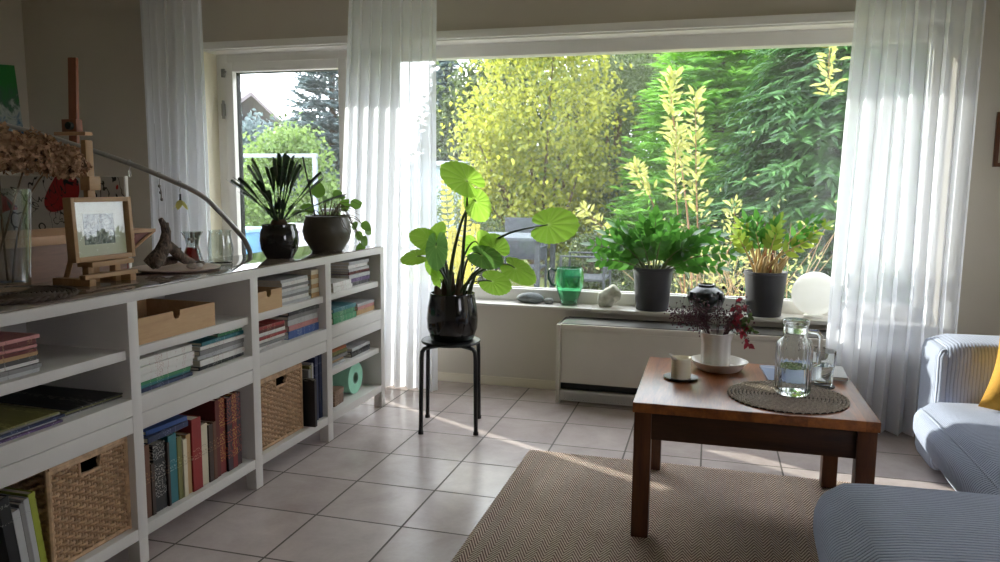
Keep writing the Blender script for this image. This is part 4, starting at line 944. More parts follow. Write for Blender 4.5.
bw = thing('bowl', 'shallow white ceramic dish under the white vase', 'bowl', (1.752, 1.045, TZ)); MB().lathe([(0,0),(.078,0),(.084,.004),(.104,.030),(.110,.038),(.106,.038),(.082,.010),(0,.008)], 56, cap0=False, cap1=False, fl=lambda t, z: 1+.035*math.cos(4*t+.6)*z/.04).build('dish', m_cer, bw)
cv = thing('vase', 'white fluted ceramic vase of dark berry sprigs standing in the white dish', 'vase', (1.738, 1.05, TZ+.0085))
MB().lathe([(0,0),(.052,0),(.055,.004),(.056,.05),(.055,.10),(.060,.125),(.064,.140),(.060,.141),(.055,.125),(.05,.10),(.05,.012),(0,.01)], 72, cap0=False, cap1=False, fl=lambda t, z: 1+.028*math.cos(10*t)+.05*max(0,(z-.11)/.03)*math.cos(5*t)).build('body', m_cer, cv)
# sprigs
m_berry = plain('dark purple berry', (84,30,50), .3, .2, 20); m_tw = plain('thin purple twig', (76,48,50), .7, .2)
m_rl = leafmat('crimson leaf', (170,58,72), (104,34,46), .35, .4, 8); m_gl = leafmat('dull green leaf', (92,110,62), (62,80,44), .3, .45, 8)
VB = Vector((1.738, 1.05, TZ+.0085))
def sprig(label, seed, tips, nber, spread, leaves=None, lm=None, name='berry_sprig'):
    r_ = random.Random(seed); t = thing(name, label, 'sprig', VB+Vector((0,0,.012)), group='sprigs in the white vase'); m = MB(); lf = MB()
    for tip in tips:
        b = MB(); tip = Vector(tip); h = Vector((tip.x, tip.y, 0)); hn = h.normalized() if h.length > 1e-3 else Vector((1,0,0))
        b0 = -hn*.018+Vector((0,0,.001)); rim = hn*.042+Vector((r_.uniform(-.008,.008), r_.uniform(-.008,.008), .138))
        pts = []
        for k in range(6): pts.append(b0.lerp(rim, k/5))
        up = Vector((0,0,.05))
        for k in range(1, 9):
            u = k/8; pts.append(rim*(1-u)**2+(rim+up+h*.25)*2*u*(1-u)+tip*u*u)
        m.tube(pts, [.0016]*6+[.0016-.0009*k/8 for k in range(1,9)], 5)
        for q in range(nber):
            u = r_.uniform(.25, 1); p0 = rim*(1-u)**2+(rim+up+h*.25)*2*u*(1-u)+tip*u*u
            e = p0+Vector((r_.gauss(0,spread), r_.gauss(0,spread), r_.gauss(.004,spread)))
            m.tube([p0, (p0+e)/2+Vector((0,0,.004)), e], .0006, 3, caps=False)
            g = bmesh.ops.create_icosphere(b.bm, subdivisions=1, radius=r_.uniform(.0028,.0046), matrix=Matrix.Translation(e))
        b.build('berry_cluster', m_berry, t)['kind'] = 'stuff'
        for q in range(leaves or 0):
            u = r_.uniform(.4, 1.02); p0 = rim*(1-u)**2+(rim+up+h*.25)*2*u*(1-u)+tip*u*u
            lf.leaf(p0, Vector((r_.uniform(-.6,1), r_.uniform(-1,.3), r_.uniform(-.9,.4))), Vector((r_.uniform(-.4,.4), -1, .5)), r_.uniform(.020,.034), r_.uniform(.010,.017), .25, .15, 4)
    m.build('stems', m_tw, t)
    if leaves: lf.build('leaves', lm, t)
    else: lf.bm.free()
sprig('dark berry sprig spreading furthest left from the white vase', 1, [(-.18,-.02,.215),(-.15,-.06,.19),(-.17,.04,.18)], 60, .020)
sprig('dark berry sprig leaning left over the rim of the white vase', 2, [(-.11,-.05,.20),(-.09,.03,.235),(-.13,-.02,.165)], 56, .019)
sprig('dark berry sprig in the middle of the white vase', 3, [(-.04,-.04,.22),(0,.03,.23),(.03,-.03,.21),(-.06,0,.185)], 46, .018)
sprig('berry sprig with crimson leaves hanging right of the white vase', 4, [(.09,-.05,.225),(.11,.0,.14),(.125,-.03,.09)], 26, .016, 12, m_rl)
sprig('berry sprig with crimson leaves standing up right in the white vase', 5, [(.07,.0,.27),(.10,-.02,.25)], 30, .018, 8, m_rl)
sprig('dull green leafy sprig drooping right of the white vase', 6, [(.12,-.02,.20),(.14,.0,.135)], 6, .012, 15, m_gl, 'leafy_sprig')
t = thing('berry_sprig', 'tall thin sprig of round black seed heads in the white vase', 'sprig', VB+Vector((0,0,.013)), group='sprigs in the white vase'); m = MB()
for tip in ((.02,.02,.305),(-.09,.01,.275),(.09,.03,.30),(.0,-.01,.285)):
    tip = Vector(tip); m.tube([(0,0,0),(tip.x*.35,tip.y*.35,.14),(tip.x*.75,tip.y*.75,.22),tip], [.0016,.0014,.0012,.001], 5); MB().blob(tip, (.0072,)*3, 2).build('seed_head', plain('black seed head', (24,20,26), .6), t)
m.build('stems', m_tw, t)
# woven mat, carafe, tumbler, coaster, magazines
m_jute = plain('dark grey braided cord', (184,172,160), .5, .3, 90, bump=.3)
wm = thing('place_mat', 'dark grey braided round mat under the water carafe', 'mat', (1.978, .680, TZ))
m = MB(); m.lathe([(0,0),(.197,0),(.199,.003),(.195,.0055),(0,.0055)], 64, cap0=False, cap1=False).build('backing', plain('dark mat backing', (48,42,40), .8), wm)
m = MB()
for i in range(1, 16):
    r0 = .0129*i; n = max(20, int(6*i)); m.tube([((r0+.0016*math.cos(n*t/2))*math.cos(t), (r0+.0016*math.cos(n*t/2))*math.sin(t), .0050+.0030*math.sin(n*t)) for t in (2*PI*k/(n*4) for k in range(n*4+1))], .0044, 5)
m.build('braid', m_jute, wm)
CZ = TZ+.0128
ca = thing('water_carafe', 'ribbed glass water carafe with a glass lid on the braided mat', 'carafe', (1.995, .70, CZ))
rib = lambda t, z: 1+(.022*math.cos(22*t) if .012 < z < .180 else 0)
MB().lathe([(0,0),(.052,0),(.057,.006),(.060,.02),(.060,.17),(.056,.186),(.043,.197),(.040,.205),(.040,.236),(.043,.240),(.0405,.241),(.0365,.236),(.0365,.205),(.040,.195),(.052,.184),(.0555,.168),(.0555,.022),(.05,.012),(0,.010)], 132, cap0=False, cap1=False, fl=rib).build('body', m_clear, ca)
MB().lathe([(0,.0105),(.049,.0125),(.0548,.023),(.0548,.095),(.0,.095)], 64, cap0=False, cap1=False).build('water', glassmat('water', (250,253,255), 0, 1.33), ca)
MB().lathe([(0,.216),(.034,.216),(.0355,.219),(.0355,.243),(.044,.246),(.045,.256),(.040,.260),(0,.260)], 48, cap0=False, cap1=False).build('lid', glassmat('frosted lid', (245,247,247), .25), ca)
MB().tube([(.040,-.012,.222),(.068,-.020,.222),(.078,-.023,.21),(.079,-.023,.15),(.076,-.022,.115),(.058,-.017,.105)], [.006,.0065,.0065,.0065,.006,.006], 10, flat=1.5).build('handle', m_clear, ca)
co_ = thing('coaster', 'thin black round coaster under the tumbler', 'coaster', (2.113, .885, TZ)); MB().lathe([(0,0),(.048,0),(.049,.002),(.047,.004),(0,.004)], 40, cap0=False, cap1=False).build('disc', m_dark, co_)
tu = thing('tumbler', 'clear glass tumbler half full of water beside the carafe', 'glass', (2.113, .885, TZ+.0045))
MB().lathe([(0,0),(.036,0),(.038,.004),(.046,.128),(.0445,.129),(.0432,.126),(.0365,.016),(.03,.011),(0,.010)], 48, cap0=False, cap1=False).build('body', m_clear, tu)
MB().lathe([(0,.0105),(.029,.0112),(.0352,.0155),(.0402,.075),(0,.075)], 48, cap0=False, cap1=False).build('water', glassmat('water', (250,253,255), 0, 1.33), tu)
book('magazine', 'blue-covered magazine lying at the back of the coffee table', (2.145, .905, TZ), .25, .215, .008, 'blue', (0,0,math.radians(4)), soft=True, ink=.5, f=24, cat='magazine')
book('notebook', 'dark slim notebook on the blue magazine, right behind the tumbler', (2.215, .955, TZ+.0085), .20, .13, .013, 'light grey', (0,0,math.radians(-3)), ink=.1, cat='notebook')
# ------------------------------------------------------------------ dark corner behind the bookshelf
m_walnut = wood('brown cabinet wood', (136,96,72), (98,66,48), 'y', .5, 6, .8); m_edge = wood('light edge wood', (196,154,116), (168,128,94), 'y', .5, 7, .6)
cb = thing('cabinet', 'brown wooden cabinet with a light edged top behind the bookshelf', 'cabinet', (-.80, .0, 0))
MB().box(-.42, -.01, -.75, .76, 0, .965, .003).build('body', m_walnut, cb)
MB().box(-.43, .0, -.76, .80, .962, .998, .003).build('top', m_edge, cb)
m = MB(); m.poly([Vector(p) for p in [(-.01,.795,.975),(-.01,.93,.995),(-.01,.93,.985),(-.01,.795,.920)]], -.40, Vector((1,0,0))); m.build('end_bracket', wood('red-brown wood', (128,54,40), (90,36,28), 'y', .5), cb, smooth=False)
m = MB(); m.box(-.42, .002, .79, .935, .984, .999, .002); m.tube([(-.005,.93,.988),(-.005,.80,.918)], .007, 6); m.build('bracket_edge', m_edge, cb)
m_canvas = plain('raw canvas edge', (206,202,194), .85, .05)
def paintmat(name, stops, scale, seed, dist=1.5):
    k = NT(name); co = k.coord('Object', (1,1,1)); n = k.noise(co, scale, 5, .6, dist); sp = k.n('ShaderNodeSeparateXYZ'); tc = k.n('ShaderNodeTexCoord'); k.l(tc.outputs['Object'], sp.inputs[0])
    return k, co, n, sp
ac = thing('canvas_painting', 'white abstract canvas with red patch and black strokes behind the cabinet', 'painting', (-1.72, 1.30, .0))
MB().box(-.44, .44, 0, .022, 0, 1.245, .002).build('canvas', m_canvas, ac)
k, co, n, sp = paintmat('red and black strokes', 0, 5, 0)
ln = k.math('LESS_THAN', k.math('ABSOLUTE', k.math('SUBTRACT', k.noise(co, 4.2, 2, .5, 2.2), .5)), .016)
rd_ = k.math('GREATER_THAN', k.noise(co, 3.1, 1, .4, .5), .60)
k.l(k.mix(ln, k.mix(rd_, srgb((190,186,180)), srgb((168,30,38))), srgb((22,20,22))), k.b.inputs['Base Color']); k.set(Roughness=.6)
MB().box(-.435, .435, -.003, .0005, .01, 1.24).build('painted_face', k.m, ac, smooth=False)
bp = thing('canvas_painting', 'green and blue abstract canvas hung askew on the dark left wall', 'painting', (-2.975, 1.83, 1.37), rot=(math.radians(5.0), 0, 0))
MB().box(0, .02, -.44, .44, 0, .60, .002).build('canvas', m_canvas, bp)
k, co, n, sp = paintmat('green over blue paint', 0, 9, 1)
f = k.math('ADD', k.math('DIVIDE', sp.outputs[2], .55), k.math('MULTIPLY', k.math('SUBTRACT', n, .5), .8))
k.l(k.ramp(f, [(.12, srgb((28,40,92))), (.3, srgb((40,100,140))), (.5, srgb((180,190,186))), (.62, srgb((70,110,90))), (.85, srgb((46,130,62)))]), k.b.inputs['Base Color']); k.set(Roughness=.5)
MB().box(.0195, .0225, -.438, .438, .003, .597).build('painted_face', k.m, bp, smooth=False)
m_easel = wood('reddish easel beech', (146,88,60), (112,64,44), 'z', .5)
se = thing('studio_easel', 'tall reddish wooden studio easel in the dark corner', 'easel', (-2.0, 1.64, 0))
m = MB(); m.box(-.030,.030,-.012,.012,.0,1.93,.008,2,Matrix.Rotation(math.radians(3), 4, 'Y')); m.build('mast', m_easel, se)
MB().box(.020,.125,-.03,.018,1.50,1.575,.004).build('clamp', m_easel, se)
MB().box(-.035,.19,-.035,.02,1.482,1.502,.003).build('canvas_ledge', m_edge, se)
MB().tube([(.09,-.031,1.535),(.09,-.055,1.535)], .022, 14).build('knob', m_dark, se)
for x in (-.32, .32): MB().tube([(x,.02,.0),(x*.16,.02,1.2)], .018, 6).build('leg', m_easel, se)
MB().tube([(0,.40,.0),(.03,.012,1.1)], .018, 6).build('leg', m_easel, se)
# steel rail with hanging ornaments
ra = [(-.435,1.17,0),(-.435,1.17,.5),(-.44,1.165,.80),(-.455,1.145,.92),(-.50,1.12,.995),(-.545,1.055,1.085),(-.60,1.02,1.15),(-.70,.99,1.205),(-.95,.96,1.30),(-1.3,.93,1.405),(-1.65,.90,1.49),(-1.80,.89,1.50),(-1.86,.89,1.44),(-1.86,.89,.9),(-1.86,.89,0)]
def smooth_path(p, n=5):
    p = [Vector(q) for q in p]; o = []
    for i in range(len(p)-1):
        a, b, c, d = p[max(i-1,0)], p[i], p[i+1], p[min(i+2,len(p)-1)]
        for k in range(n):
            t = k/n; o.append(.5*((2*b)+(c-a)*t+(2*a-5*b+4*c-d)*t*t+(3*b-a-3*c+d)*t**3))
    return o+[p[-1]]
tag(MB().tube(smooth_path(ra), .0115, 12).build('handrail', plain('satin steel rail', (168,166,162), .35, .05, 30, metal=.35)), 'curved steel rail sloping down behind the bookshelf, ornaments hanging from it', 'handrail')
def orn(p, drop, label, build):
    t = thing('hanging_ornament', label, 'ornament', p, group='ornaments on the steel rail')
    MB().tube([(0,-.011,-.004),(0,-.0135,.004),(0,-.007,.0145),(0,.007,.0145),(0,.0135,.004),(0,.008,-.012),(0,0,-.022),(0,0,-drop)], .0022, 5).build('hook', m_metal, t)
    build(t, drop)
def o1(t, d): MB().lathe([(.0,0),(.006,-.004),(.007,-.03),(.0,-.036)], 12, c=(0,0,-d)).build('drop', glassmat('clear bead glass', (245,240,230)), t)
def o2(t, d):
    m = MB(); m.tube([(0,0,-d),(.004,.006,-d-.03),(-.004,.012,-d-.06)], .003, 6); 
    for i, z in enumerate((0,.03,.062)): m.blob((0,.012*i/2,-d-z), (.007,.007,.009), 2)
    m.build('bead_string', plain('grey beads', (120,116,112), .4, .2), t)
def o3(t, d):
    m = MB()
    for i in range(5): a = i*1.256; m.leaf((0,0,-d+.005), (.5*math.cos(a), .5*math.sin(a), -1), (math.cos(a), math.sin(a),   .4), .062, .032, -.2, .2, 4)
    m.build('flower', leafmat('pale yellow felt', (206,200,122), (160,150,80), .3, .7), t)
    MB().tube([(0,0,-d+.03),(0,0,-d)], .005, 8).build('stalk', m_dark, t)
orn((-.95,.96,1.3), .03, 'small glass drop hanging highest on the steel rail', o1)
orn((-.80,.976,1.2455), .05, 'thin beaded string hanging from the middle of the steel rail', o2)
orn((-.70,.99,1.205), .075, 'pale yellow flower ornament hanging lowest on the steel rail', o3)
# framed picture on the right wall portion
pf2 = thing('picture_frame', 'brown framed picture at the right edge of the window wall', 'picture', (3.26, YW-.001, 1.33))
frame_mb(-.21, .21, 0, .27, .02, -.02, 0, .003).build('frame', m_leg, pf2); MB().box(-.19, .19, -.008, 0, .02, .25).build('print', plain('pale print', (190,180,160), .7, .15, 6), pf2, smooth=False)

# ------------------------------------------------------------------ garden
GZ = -.12
def lawn_mat():
    k = NT('autumn lawn'); co = k.coord(); n = k.noise(co, 1.2, 6, .7); n2 = k.noise(co, 30, 3, .7)
    f = k.math('ADD', k.math('MULTIPLY', n, .6), k.math('MULTIPLY', n2, .4)); k.l(k.ramp(f, [(.3, srgb((70,80,44))), (.5, srgb((112,122,62))), (.7, srgb((150,146,90)))]), k.b.inputs['Base Color']); k.set(Roughness=.95); k.bump(n2, .8, .03); return k.m
struct(MB().box(-40, 40, -30, 45, GZ-.1, GZ).build('ground', lawn_mat(), smooth=False), 'short green autumn lawn outside the window', 'lawn')
struct(MB().box(-5.5, 3.4, YO, 4.6, GZ, -.05, .0).build('terrace', plain('grey terrace paving', (150,146,138), .85, .1, 8, bump=.2), smooth=False), 'pale paved terrace strip outside the window', 'terrace')
m_bark = plain('grey-brown bark', (92,76,60), .9, .3, 18, bump=.6)
def branch_mb(base, tips, r0, seed):
    r_ = random.Random(seed); m = MB(); base = Vector(base)
    for t in tips:
        t = Vector(t); mid = base.lerp(t, .5)+Vector((r_.uniform(-.1,.1), r_.uniform(-.1,.1), r_.uniform(.0,.2)))
        m.tube([base*(1-u)**2+mid*2*u*(1-u)+t*u*u for u in (k/6 for k in range(7))], [r0*(1-.85*k/6) for k in range(7)], 5)
    return m
def broad(name, label, base, c, rad, nc, nl, size, mat, seed, group=None, r0=.05, wide=.5, spread=.22, shell=.55):
    r_ = np.random.default_rng(seed); t = thing(name, label, 'tree' if 'tree' in name else 'shrub', base, group=group); c = np.array(c, float)-np.array(base, float); rad = np.array(rad, float)
    p = unit(r_.normal(size=(nc, 3)))*(shell+(1-shell)*r_.random((nc, 1))**.5)
    cc = c+p*rad; cc[:, 2] = np.maximum(cc[:, 2], .08)
    k = r_.integers(0, nc, nl); pos = cc[k]+r_.normal(size=(nl, 3))*spread*rad.mean()*np.array([1,1,.8]); pos[:, 2] = np.maximum(pos[:, 2], .03)
    d = unit(r_.normal(size=(nl, 3))+np.array([0,0,-.5])); nn = unit(r_.normal(size=(nl, 3))*.8+np.array([-.3,-.5,.6]))
    link('foliage', leaf_cards('foliage', pos, d, nn, r_.uniform(.7, 1.25, nl)*size, size*wide), mat, t)
    tips = [cc[i] for i in range(0, nc, max(1, nc//16))]
    branch_mb((0,0,0), tips, r0, seed).build('trunk', m_bark, t); return t
def conifer(name, label, base, h, r, nl, L, Wd, mat, seed, group=None, droop=.2, top=.15):
    r_ = np.random.default_rng(seed); t = thing(name, label, 'tree', base, group=group)
    nb = nl//26; z = h*(.02+.98*(1-np.sqrt(r_.random(nb)))); az = r_.random(nb)*2*PI; rr_ = r*((1-z/h)**(.48 if h < 4.7 else .75)*(1-top)+top*(1-z/h))*r_.uniform(.72, 1.06, nb)
    out = np.stack([np.cos(az), np.sin(az), np.zeros(nb)], 1); tip = out*rr_[:, None]; tip[:, 2] = z
    bd = unit(out*1.0+np.array([0,0,1])*(.55-droop)+r_.normal(size=(nb, 3))*.25); sd = unit(np.cross(bd, [0,0,1.])+1e-6); bl = L*r_.uniform(2.6, 4.2, nb)
    P, D, N = [], [], []
    for q in range(26):
        u = (q+.5)/26; sg_ = 1 if q % 2 else -1
        pp = tip-bd*(bl*(1-u))[:, None]+np.array([0,0,-1])*(bl*.18*(u**2))[:, None]
        P.append(pp); D.append(unit(bd*.8+sd*sg_*.75+np.array([0,0,-.12])+r_.normal(size=(nb, 3))*.12)); N.append(unit(out*.45+np.array([0,0,.9])+r_.normal(size=(nb, 3))*.2))
    P = np.concatenate(P); D = np.concatenate(D); N = np.concatenate(N)
    link('foliage', leaf_cards('foliage', P, D, N, r_.uniform(.7, 1.2, len(P))*L, Wd), mat, t)
    MB().tube([(0,0,0),(0,0,h*.9)], [r*.09, .01], 7).build('trunk', m_bark, t); return t
m_ylf = leafmat('yellow-green autumn leaf', (166,168,66), (58,84,44), .42, .6, .9); m_grlf = leafmat('grey-green leaf', (106,120,80), (66,80,54), .4, .6, 1.2)
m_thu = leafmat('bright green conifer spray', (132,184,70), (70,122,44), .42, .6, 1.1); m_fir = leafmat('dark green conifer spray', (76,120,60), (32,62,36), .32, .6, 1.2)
m_blu = leafmat('haze-tinted far conifer', (104,120,122), (74,90,94), .3, .7, .8); m_lime = leafmat('lime shrub leaf', (118,142,76), (78,106,54), .4, .6, 1)  # distance haze painted into the bluish grey of the far trees
m_olv = leafmat('olive hedge leaf', (84,98,60), (48,62,40), .35, .7, 1)
broad('leafy_tree', 'yellow-green leafy tree beyond the garden table', (-.7,9,GZ), (-.8,9,2.0), (1.05,.9,1.75), 130, 17000, .088, m_ylf, 1, None, .05, .62, .16)
broad('leafy_tree', 'grey-green thin tree between the yellow tree and the bright conifer', (.25,10.4,GZ), (.15,10.4,1.9), (.95,.8,1.9), 110, 20000, .08, m_grlf, 2, None, .05, .5, .17)
conifer('conifer_tree', 'bright green feathery conifer behind the potted plants', (1.75,8.6,GZ), 4.5, 1.6, 52000, .19, .036, m_thu, 3)
conifer('conifer_tree', 'dark green drooping conifer at the right of the garden view', (3.1,7.2,GZ), 4.3, 1.8, 52000, .20, .042, m_fir, 4, None, .62)
conifer('conifer_tree', 'dark haze-tinted far conifer left of the yellow tree, its top under the lintel', (-4.35,15,GZ), 4.9, 1.05, 22000, .18, .06, m_blu, 5)
conifer('conifer_tree', 'tall haze-tinted far conifer beside the door frame', (-7.0,14.5,GZ), 6.8, 1.75, 34000, .18, .06, m_blu, 6)
broad('lime_shrub', 'lime green shrub seen through the balcony door', (-4.6,8.4,GZ), (-4.6,8.4,.95), (.85,.6,1.05), 70, 9000, .085, m_lime, 8, None, .03, .6, .17)
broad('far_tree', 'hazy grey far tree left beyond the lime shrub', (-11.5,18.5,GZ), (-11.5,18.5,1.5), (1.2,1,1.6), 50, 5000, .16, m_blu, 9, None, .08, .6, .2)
for i, (x, y, rx, h) in enumerate([(-9.2,17,1.6,2.7),(-2.2,14,1.9,4.0),(.9,14.5,2.0,4.4),(4.2,12.5,2.0,4.2)]):
    broad('hedge_shrub', ['olive hedge shrub right of the far house','olive hedge shrub behind the yellow tree','olive hedge shrub behind the bright conifer','olive hedge shrub behind the dark conifer'][i], (x,y,GZ), (x,y,h*.5), (rx,.7,h*.55), 110, 20000, .16, m_olv, 20+i, 'hedge shrubs at the end of the garden', .05, .6, .2)
for i, (x, y, r) in enumerate([(.2,7.4,.42),(1.1,7.0,.42),(1.5,5.9,.40),(-2.3,9.2,.72),(-1.25,7.6,.5)]):
    broad('low_shrub', ['dark low shrub right of the garden table','olive low shrub at the foot of the bright conifer','tangled low shrub behind the left pot','grey-green low shrub in front of the pale shed','olive low shrub behind the garden chair'][i], (x,y,GZ), (x,y,GZ+r*.9), (r*1.1,r*.8,r*.85), 40, 3600, .06, [m_olv,m_olv,m_grlf,m_grlf,m_olv][i], 30+i, 'low shrubs on the lawn edge', .015, .5, .2)
# golden shrub just outside the glass
m_gold = leafmat('golden shrub leaf', (180,180,100), (132,142,64), .38, .5, 4); m_cane = plain('reddish cane', (146,110,78), .8, .2, 20); m_straw = plain('dry straw twig', (180,150,112), .85, .2, 20)
def cane(t, pts, r, nleaf, u0, size, mleaf, mst, seed, whorl=1.0):
    r_ = random.Random(seed); P = smooth_path(pts, 6); n = len(P)
    st = MB().tube(P, [r*(1-.7*i/(n-1)) for i in range(n)], 6).build('cane', mst, t); m = MB()
    nleaf = int(nleaf*1.5); size *= .92
    for q in range(nleaf):
        u = u0+(1-u0)*q/max(1,nleaf-1); a = u*(n-1); i0 = min(n-2, int(a)); p = P[i0].lerp(P[i0+1], a-i0); tg = (P[i0+1]-P[i0]).normalized()
        ang = q*2.4; e1 = tg.orthogonal().normalized(); e2 = tg.cross(e1); o = e1*math.cos(ang)+e2*math.sin(ang)
        for w in range(2):
            oo = (o if w == 0 else -o)+Vector((r_.uniform(-.3,.3), r_.uniform(-.3,.3), r_.uniform(-.2,.3)))
            tw = r_.uniform(0, .07)*(1-abs(2*u-1.15)*.6); p2 = p+oo*tw
            if tw > .02: m.tube([p, p2], .0012, 4, caps=False)
            m.leaf(p2, tg*.45*whorl+oo*r_.uniform(.4,1)+Vector((r_.uniform(-.5,.5), r_.uniform(-.5,.5), r_.uniform(-.3,.5))), Vector((r_.uniform(-.5,.5), -.9, .8)), size*r_.uniform(.75,1.2), size*.36, .22, .15, 4)
    m.build('leaves', mleaf, st)
gs = thing('golden_shrub', 'golden-leaved shrub of upright canes close outside the wide window', 'shrub', (1.6, 3.55, GZ)); B = Vector((1.6,3.55,GZ))
def rel(*p): return [Vector(q)-B for q in p]
cane(gs, rel((1.60,3.55,GZ),(1.58,3.55,.6),(1.50,3.58,1.25),(1.40,3.6,1.75),(1.385,3.6,2.02)), .009, 34, .55, .085, m_gold, m_cane, 1)
cane(gs, rel((1.62,3.56,GZ),(1.62,3.55,.7),(1.585,3.5,1.3),(1.56,3.5,1.86)), .008, 30, .52, .082, m_gold, m_cane, 2)
cane(gs, rel((1.58,3.5,GZ),(1.53,3.5,.6),(1.45,3.48,1.2),(1.44,3.45,1.62)), .007, 22, .62, .08, m_gold, m_cane, 3)
cane(gs, rel((1.58,3.5,GZ),(1.50,3.45,.6),(1.30,3.4,1.1),(1.16,3.4,1.36)), .006, 16, .72, .07, m_gold, m_cane, 4)
cane(gs, rel((1.57,3.5,GZ),(1.40,3.45,.55),(1.05,3.4,.84),(.80,3.4,1.06)), .006, 22, .55, .065, m_gold, m_cane, 5)
cane(gs, rel((1.57,3.5,GZ),(1.42,3.45,.45),(1.2,3.42,.70),(1.02,3.4,.83)), .005, 12, .5, .06, m_gold, m_cane, 6)
cane(gs, rel((1.66,3.6,GZ),(1.75,3.6,.5),(1.86,3.6,.9),(1.84,3.58,1.12)), .006, 10, .6, .06, m_gold, m_cane, 7)
gb2 = thing('bare_shrub', 'tangle of dry straw-coloured stems outside between the two pots', 'shrub', (1.85, 3.3, GZ)); m = MB(); rr = random.Random(31)
for i in range(58):
    x0 = rr.uniform(-.35,.45); y0 = rr.uniform(-.2,.35); a = rr.uniform(-.6,.6); L = rr.uniform(.55,1.15)
    p0 = Vector((x0, y0, 0)); p1 = p0+Vector((math.sin(a)*L*.45+rr.uniform(-.1,.1), rr.uniform(-.1,.1), L*.6)); p2 = p0+Vector((math.sin(a)*L+rr.uniform(-.2,.2), rr.uniform(-.2,.2), L))
    m.tube([p0*(1-u)**2+p1*2*u*(1-u)+p2*u*u for u in (k/6 for k in range(7))], [.0048*(1-.7*k/6) for k in range(7)], 4)
m.build('stems', m_straw, gb2)
r_ = np.random.default_rng(77); n = 900
pos = np.stack([r_.normal(.05,.30,n), r_.normal(.05,.2,n), np.abs(r_.normal(.62,.26,n))+.05], 1)
link('leaves', leaf_cards('leaves', pos, unit(r_.normal(size=(n,3))), unit(r_.normal(size=(n,3))+np.array([0,-.8,.5])), r_.uniform(.03,.055,n), .018), leafmat('pale shrub leaf', (178,178,110), (120,130,70), .45, .6, 4), gb2)
ts = thing('climbing_twig', 'yellowish hanging twig outside the top right of the wide window', 'twig', (2.42, 3.2, 2.6)); 
cane(ts, [Vector(p) for p in ((0,.0,.05),(-.03,0,-.25),(-.05,.02,-.55),(-.03,.02,-.80))], .005, 18, .45, .085, m_gold, m_cane, 9, -.6)
MB().box(-.9, .9, -.02, .02, .04, .08, .004).build('support_wire', m_bark, ts)
# yellow fern right outside, behind the stool plant
fe = thing('yellow_fern', 'yellow fern fronds outside behind the stool plant', 'fern', (0.02, 2.95, GZ)); m_fern = leafmat('yellow fern leaflet', (196,186,88), (146,150,64), .4, .5, 4)
for i, (dx, dz, dy) in enumerate([(-.11,1.46,0),(.04,1.26,.02),(.10,1.05,.06),(-.04,1.02,-.03)]):
    P = smooth_path([Vector((0,0,0)), Vector((dx*.3,dy,dz*.35)), Vector((dx*.7,dy,dz*.7)), Vector((dx,dy,dz))], 12); n = len(P)
    st = MB().tube(P, [.004*(1-.7*q/(n-1)) for q in range(n)], 5).build('stalk', m_zst, fe); m = MB()
    for q in range(int(n*.42), n):
        u = (q-n*.42)/(n*.58); tg = (P[min(q+1,n-1)]-P[q-1]).normalized(); s_ = tg.cross(Vector((0,1,0))).normalized()
        for sg_ in (-1,1): m.leaf(P[q], tg*.6+s_*sg_, Vector((0,-1,.3)), .085*(1-.6*u), .030, .15, .15, 3)
    m.build('leaflets', m_fern, st)
# garden furniture
m_gf = plain('grey garden furniture', (52,58,66), .6, .06, 10); m_gt = plain('slate table board', (76,84,94), .5, .05, 8)
gt = thing('garden_table', 'grey garden table on the terrace behind the stool plant', 'table', (-.36, 5.5, GZ))
MB().box(-.62,.50,-.42,.42,.81,.84,.004).build('tabletop', m_gt, gt)
for x in (-.57,.45):
    for y in (-.37,.37): MB().box(x-.025,x+.025,y-.025,y+.025,0,.81,.003).build('leg', m_gf, gt)
def gchair(x, y, rz, label):
    t = thing('garden_chair', label, 'chair', (x,y,GZ), rz=rz, group='grey garden chairs')
    MB().box(-.24,.24,-.22,.22,.42,.445,.005).build('seat', m_gf, t)
    m = MB(); m.box(-.25,.25,.215,.24,.50,.98,.006); m.build('backrest', m_gf, t)
    for sx in (-1,1):
        MB().tube([(sx*.24,.235,.0),(sx*.24,.22,.45),(sx*.24,.235,.98)], .014, 8).build('rear_leg', m_gf, t)
        MB().tube([(sx*.24,-.21,.0),(sx*.24,-.2,.66),(sx*.24,.21,.66)], .014, 8).build('front_leg', m_gf, t)
gchair(-.35, 6.25, 0, 'grey garden chair on the far side of the garden table')
gchair(.50, 5.5, -PI/2, 'grey garden chair at the right end of the garden table')
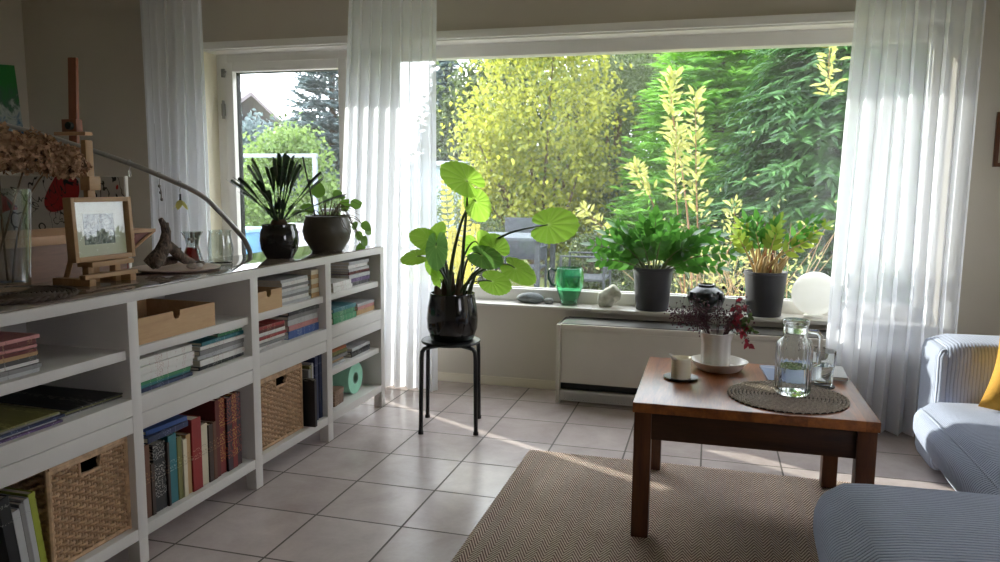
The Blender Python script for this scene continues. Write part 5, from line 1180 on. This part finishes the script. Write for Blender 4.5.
# through the balcony door
m_wp = plain('white garden metal', (140,148,160), .5, .04)
gfme = thing('pergola', 'white metal pergola frame beyond the balcony door', 'pergola', (-2.6, 5.2, GZ))
MB().box(-.95,.30,-.02,.02,1.615,1.655,.004).build('crossbar', m_wp, gfme)
for x in (-.92,.27): MB().box(x-.02,x+.02,-.02,.02,0,1.616,.003).build('post', m_wp, gfme)
bn = thing('storage_bin', 'pale grey lidded garden bin beyond the balcony door', 'bin', (-2.32, 4.9, GZ))
MB().box(-.24,.22,-.2,.2,.0,.88,.02).build('body', plain('pale bin plastic', (176,172,188), .6, .04), bn); MB().box(-.26,.24,-.22,.22,.875,.93,.012).build('lid', plain('pale lid plastic', (190,188,200), .6, .04), bn)
bb = thing('water_tub', 'blue tub standing outside the balcony door', 'tub', (-2.98, 4.75, GZ))
MB().box(-.2,.26,-.2,.2,0,.86,.02).build('body', plain('blue plastic', (84,138,178), .5, .05), bb); MB().box(-.22,.28,-.22,.22,.85,.89,.01).build('rim', plain('pale blue rim', (120,164,196), .5), bb)
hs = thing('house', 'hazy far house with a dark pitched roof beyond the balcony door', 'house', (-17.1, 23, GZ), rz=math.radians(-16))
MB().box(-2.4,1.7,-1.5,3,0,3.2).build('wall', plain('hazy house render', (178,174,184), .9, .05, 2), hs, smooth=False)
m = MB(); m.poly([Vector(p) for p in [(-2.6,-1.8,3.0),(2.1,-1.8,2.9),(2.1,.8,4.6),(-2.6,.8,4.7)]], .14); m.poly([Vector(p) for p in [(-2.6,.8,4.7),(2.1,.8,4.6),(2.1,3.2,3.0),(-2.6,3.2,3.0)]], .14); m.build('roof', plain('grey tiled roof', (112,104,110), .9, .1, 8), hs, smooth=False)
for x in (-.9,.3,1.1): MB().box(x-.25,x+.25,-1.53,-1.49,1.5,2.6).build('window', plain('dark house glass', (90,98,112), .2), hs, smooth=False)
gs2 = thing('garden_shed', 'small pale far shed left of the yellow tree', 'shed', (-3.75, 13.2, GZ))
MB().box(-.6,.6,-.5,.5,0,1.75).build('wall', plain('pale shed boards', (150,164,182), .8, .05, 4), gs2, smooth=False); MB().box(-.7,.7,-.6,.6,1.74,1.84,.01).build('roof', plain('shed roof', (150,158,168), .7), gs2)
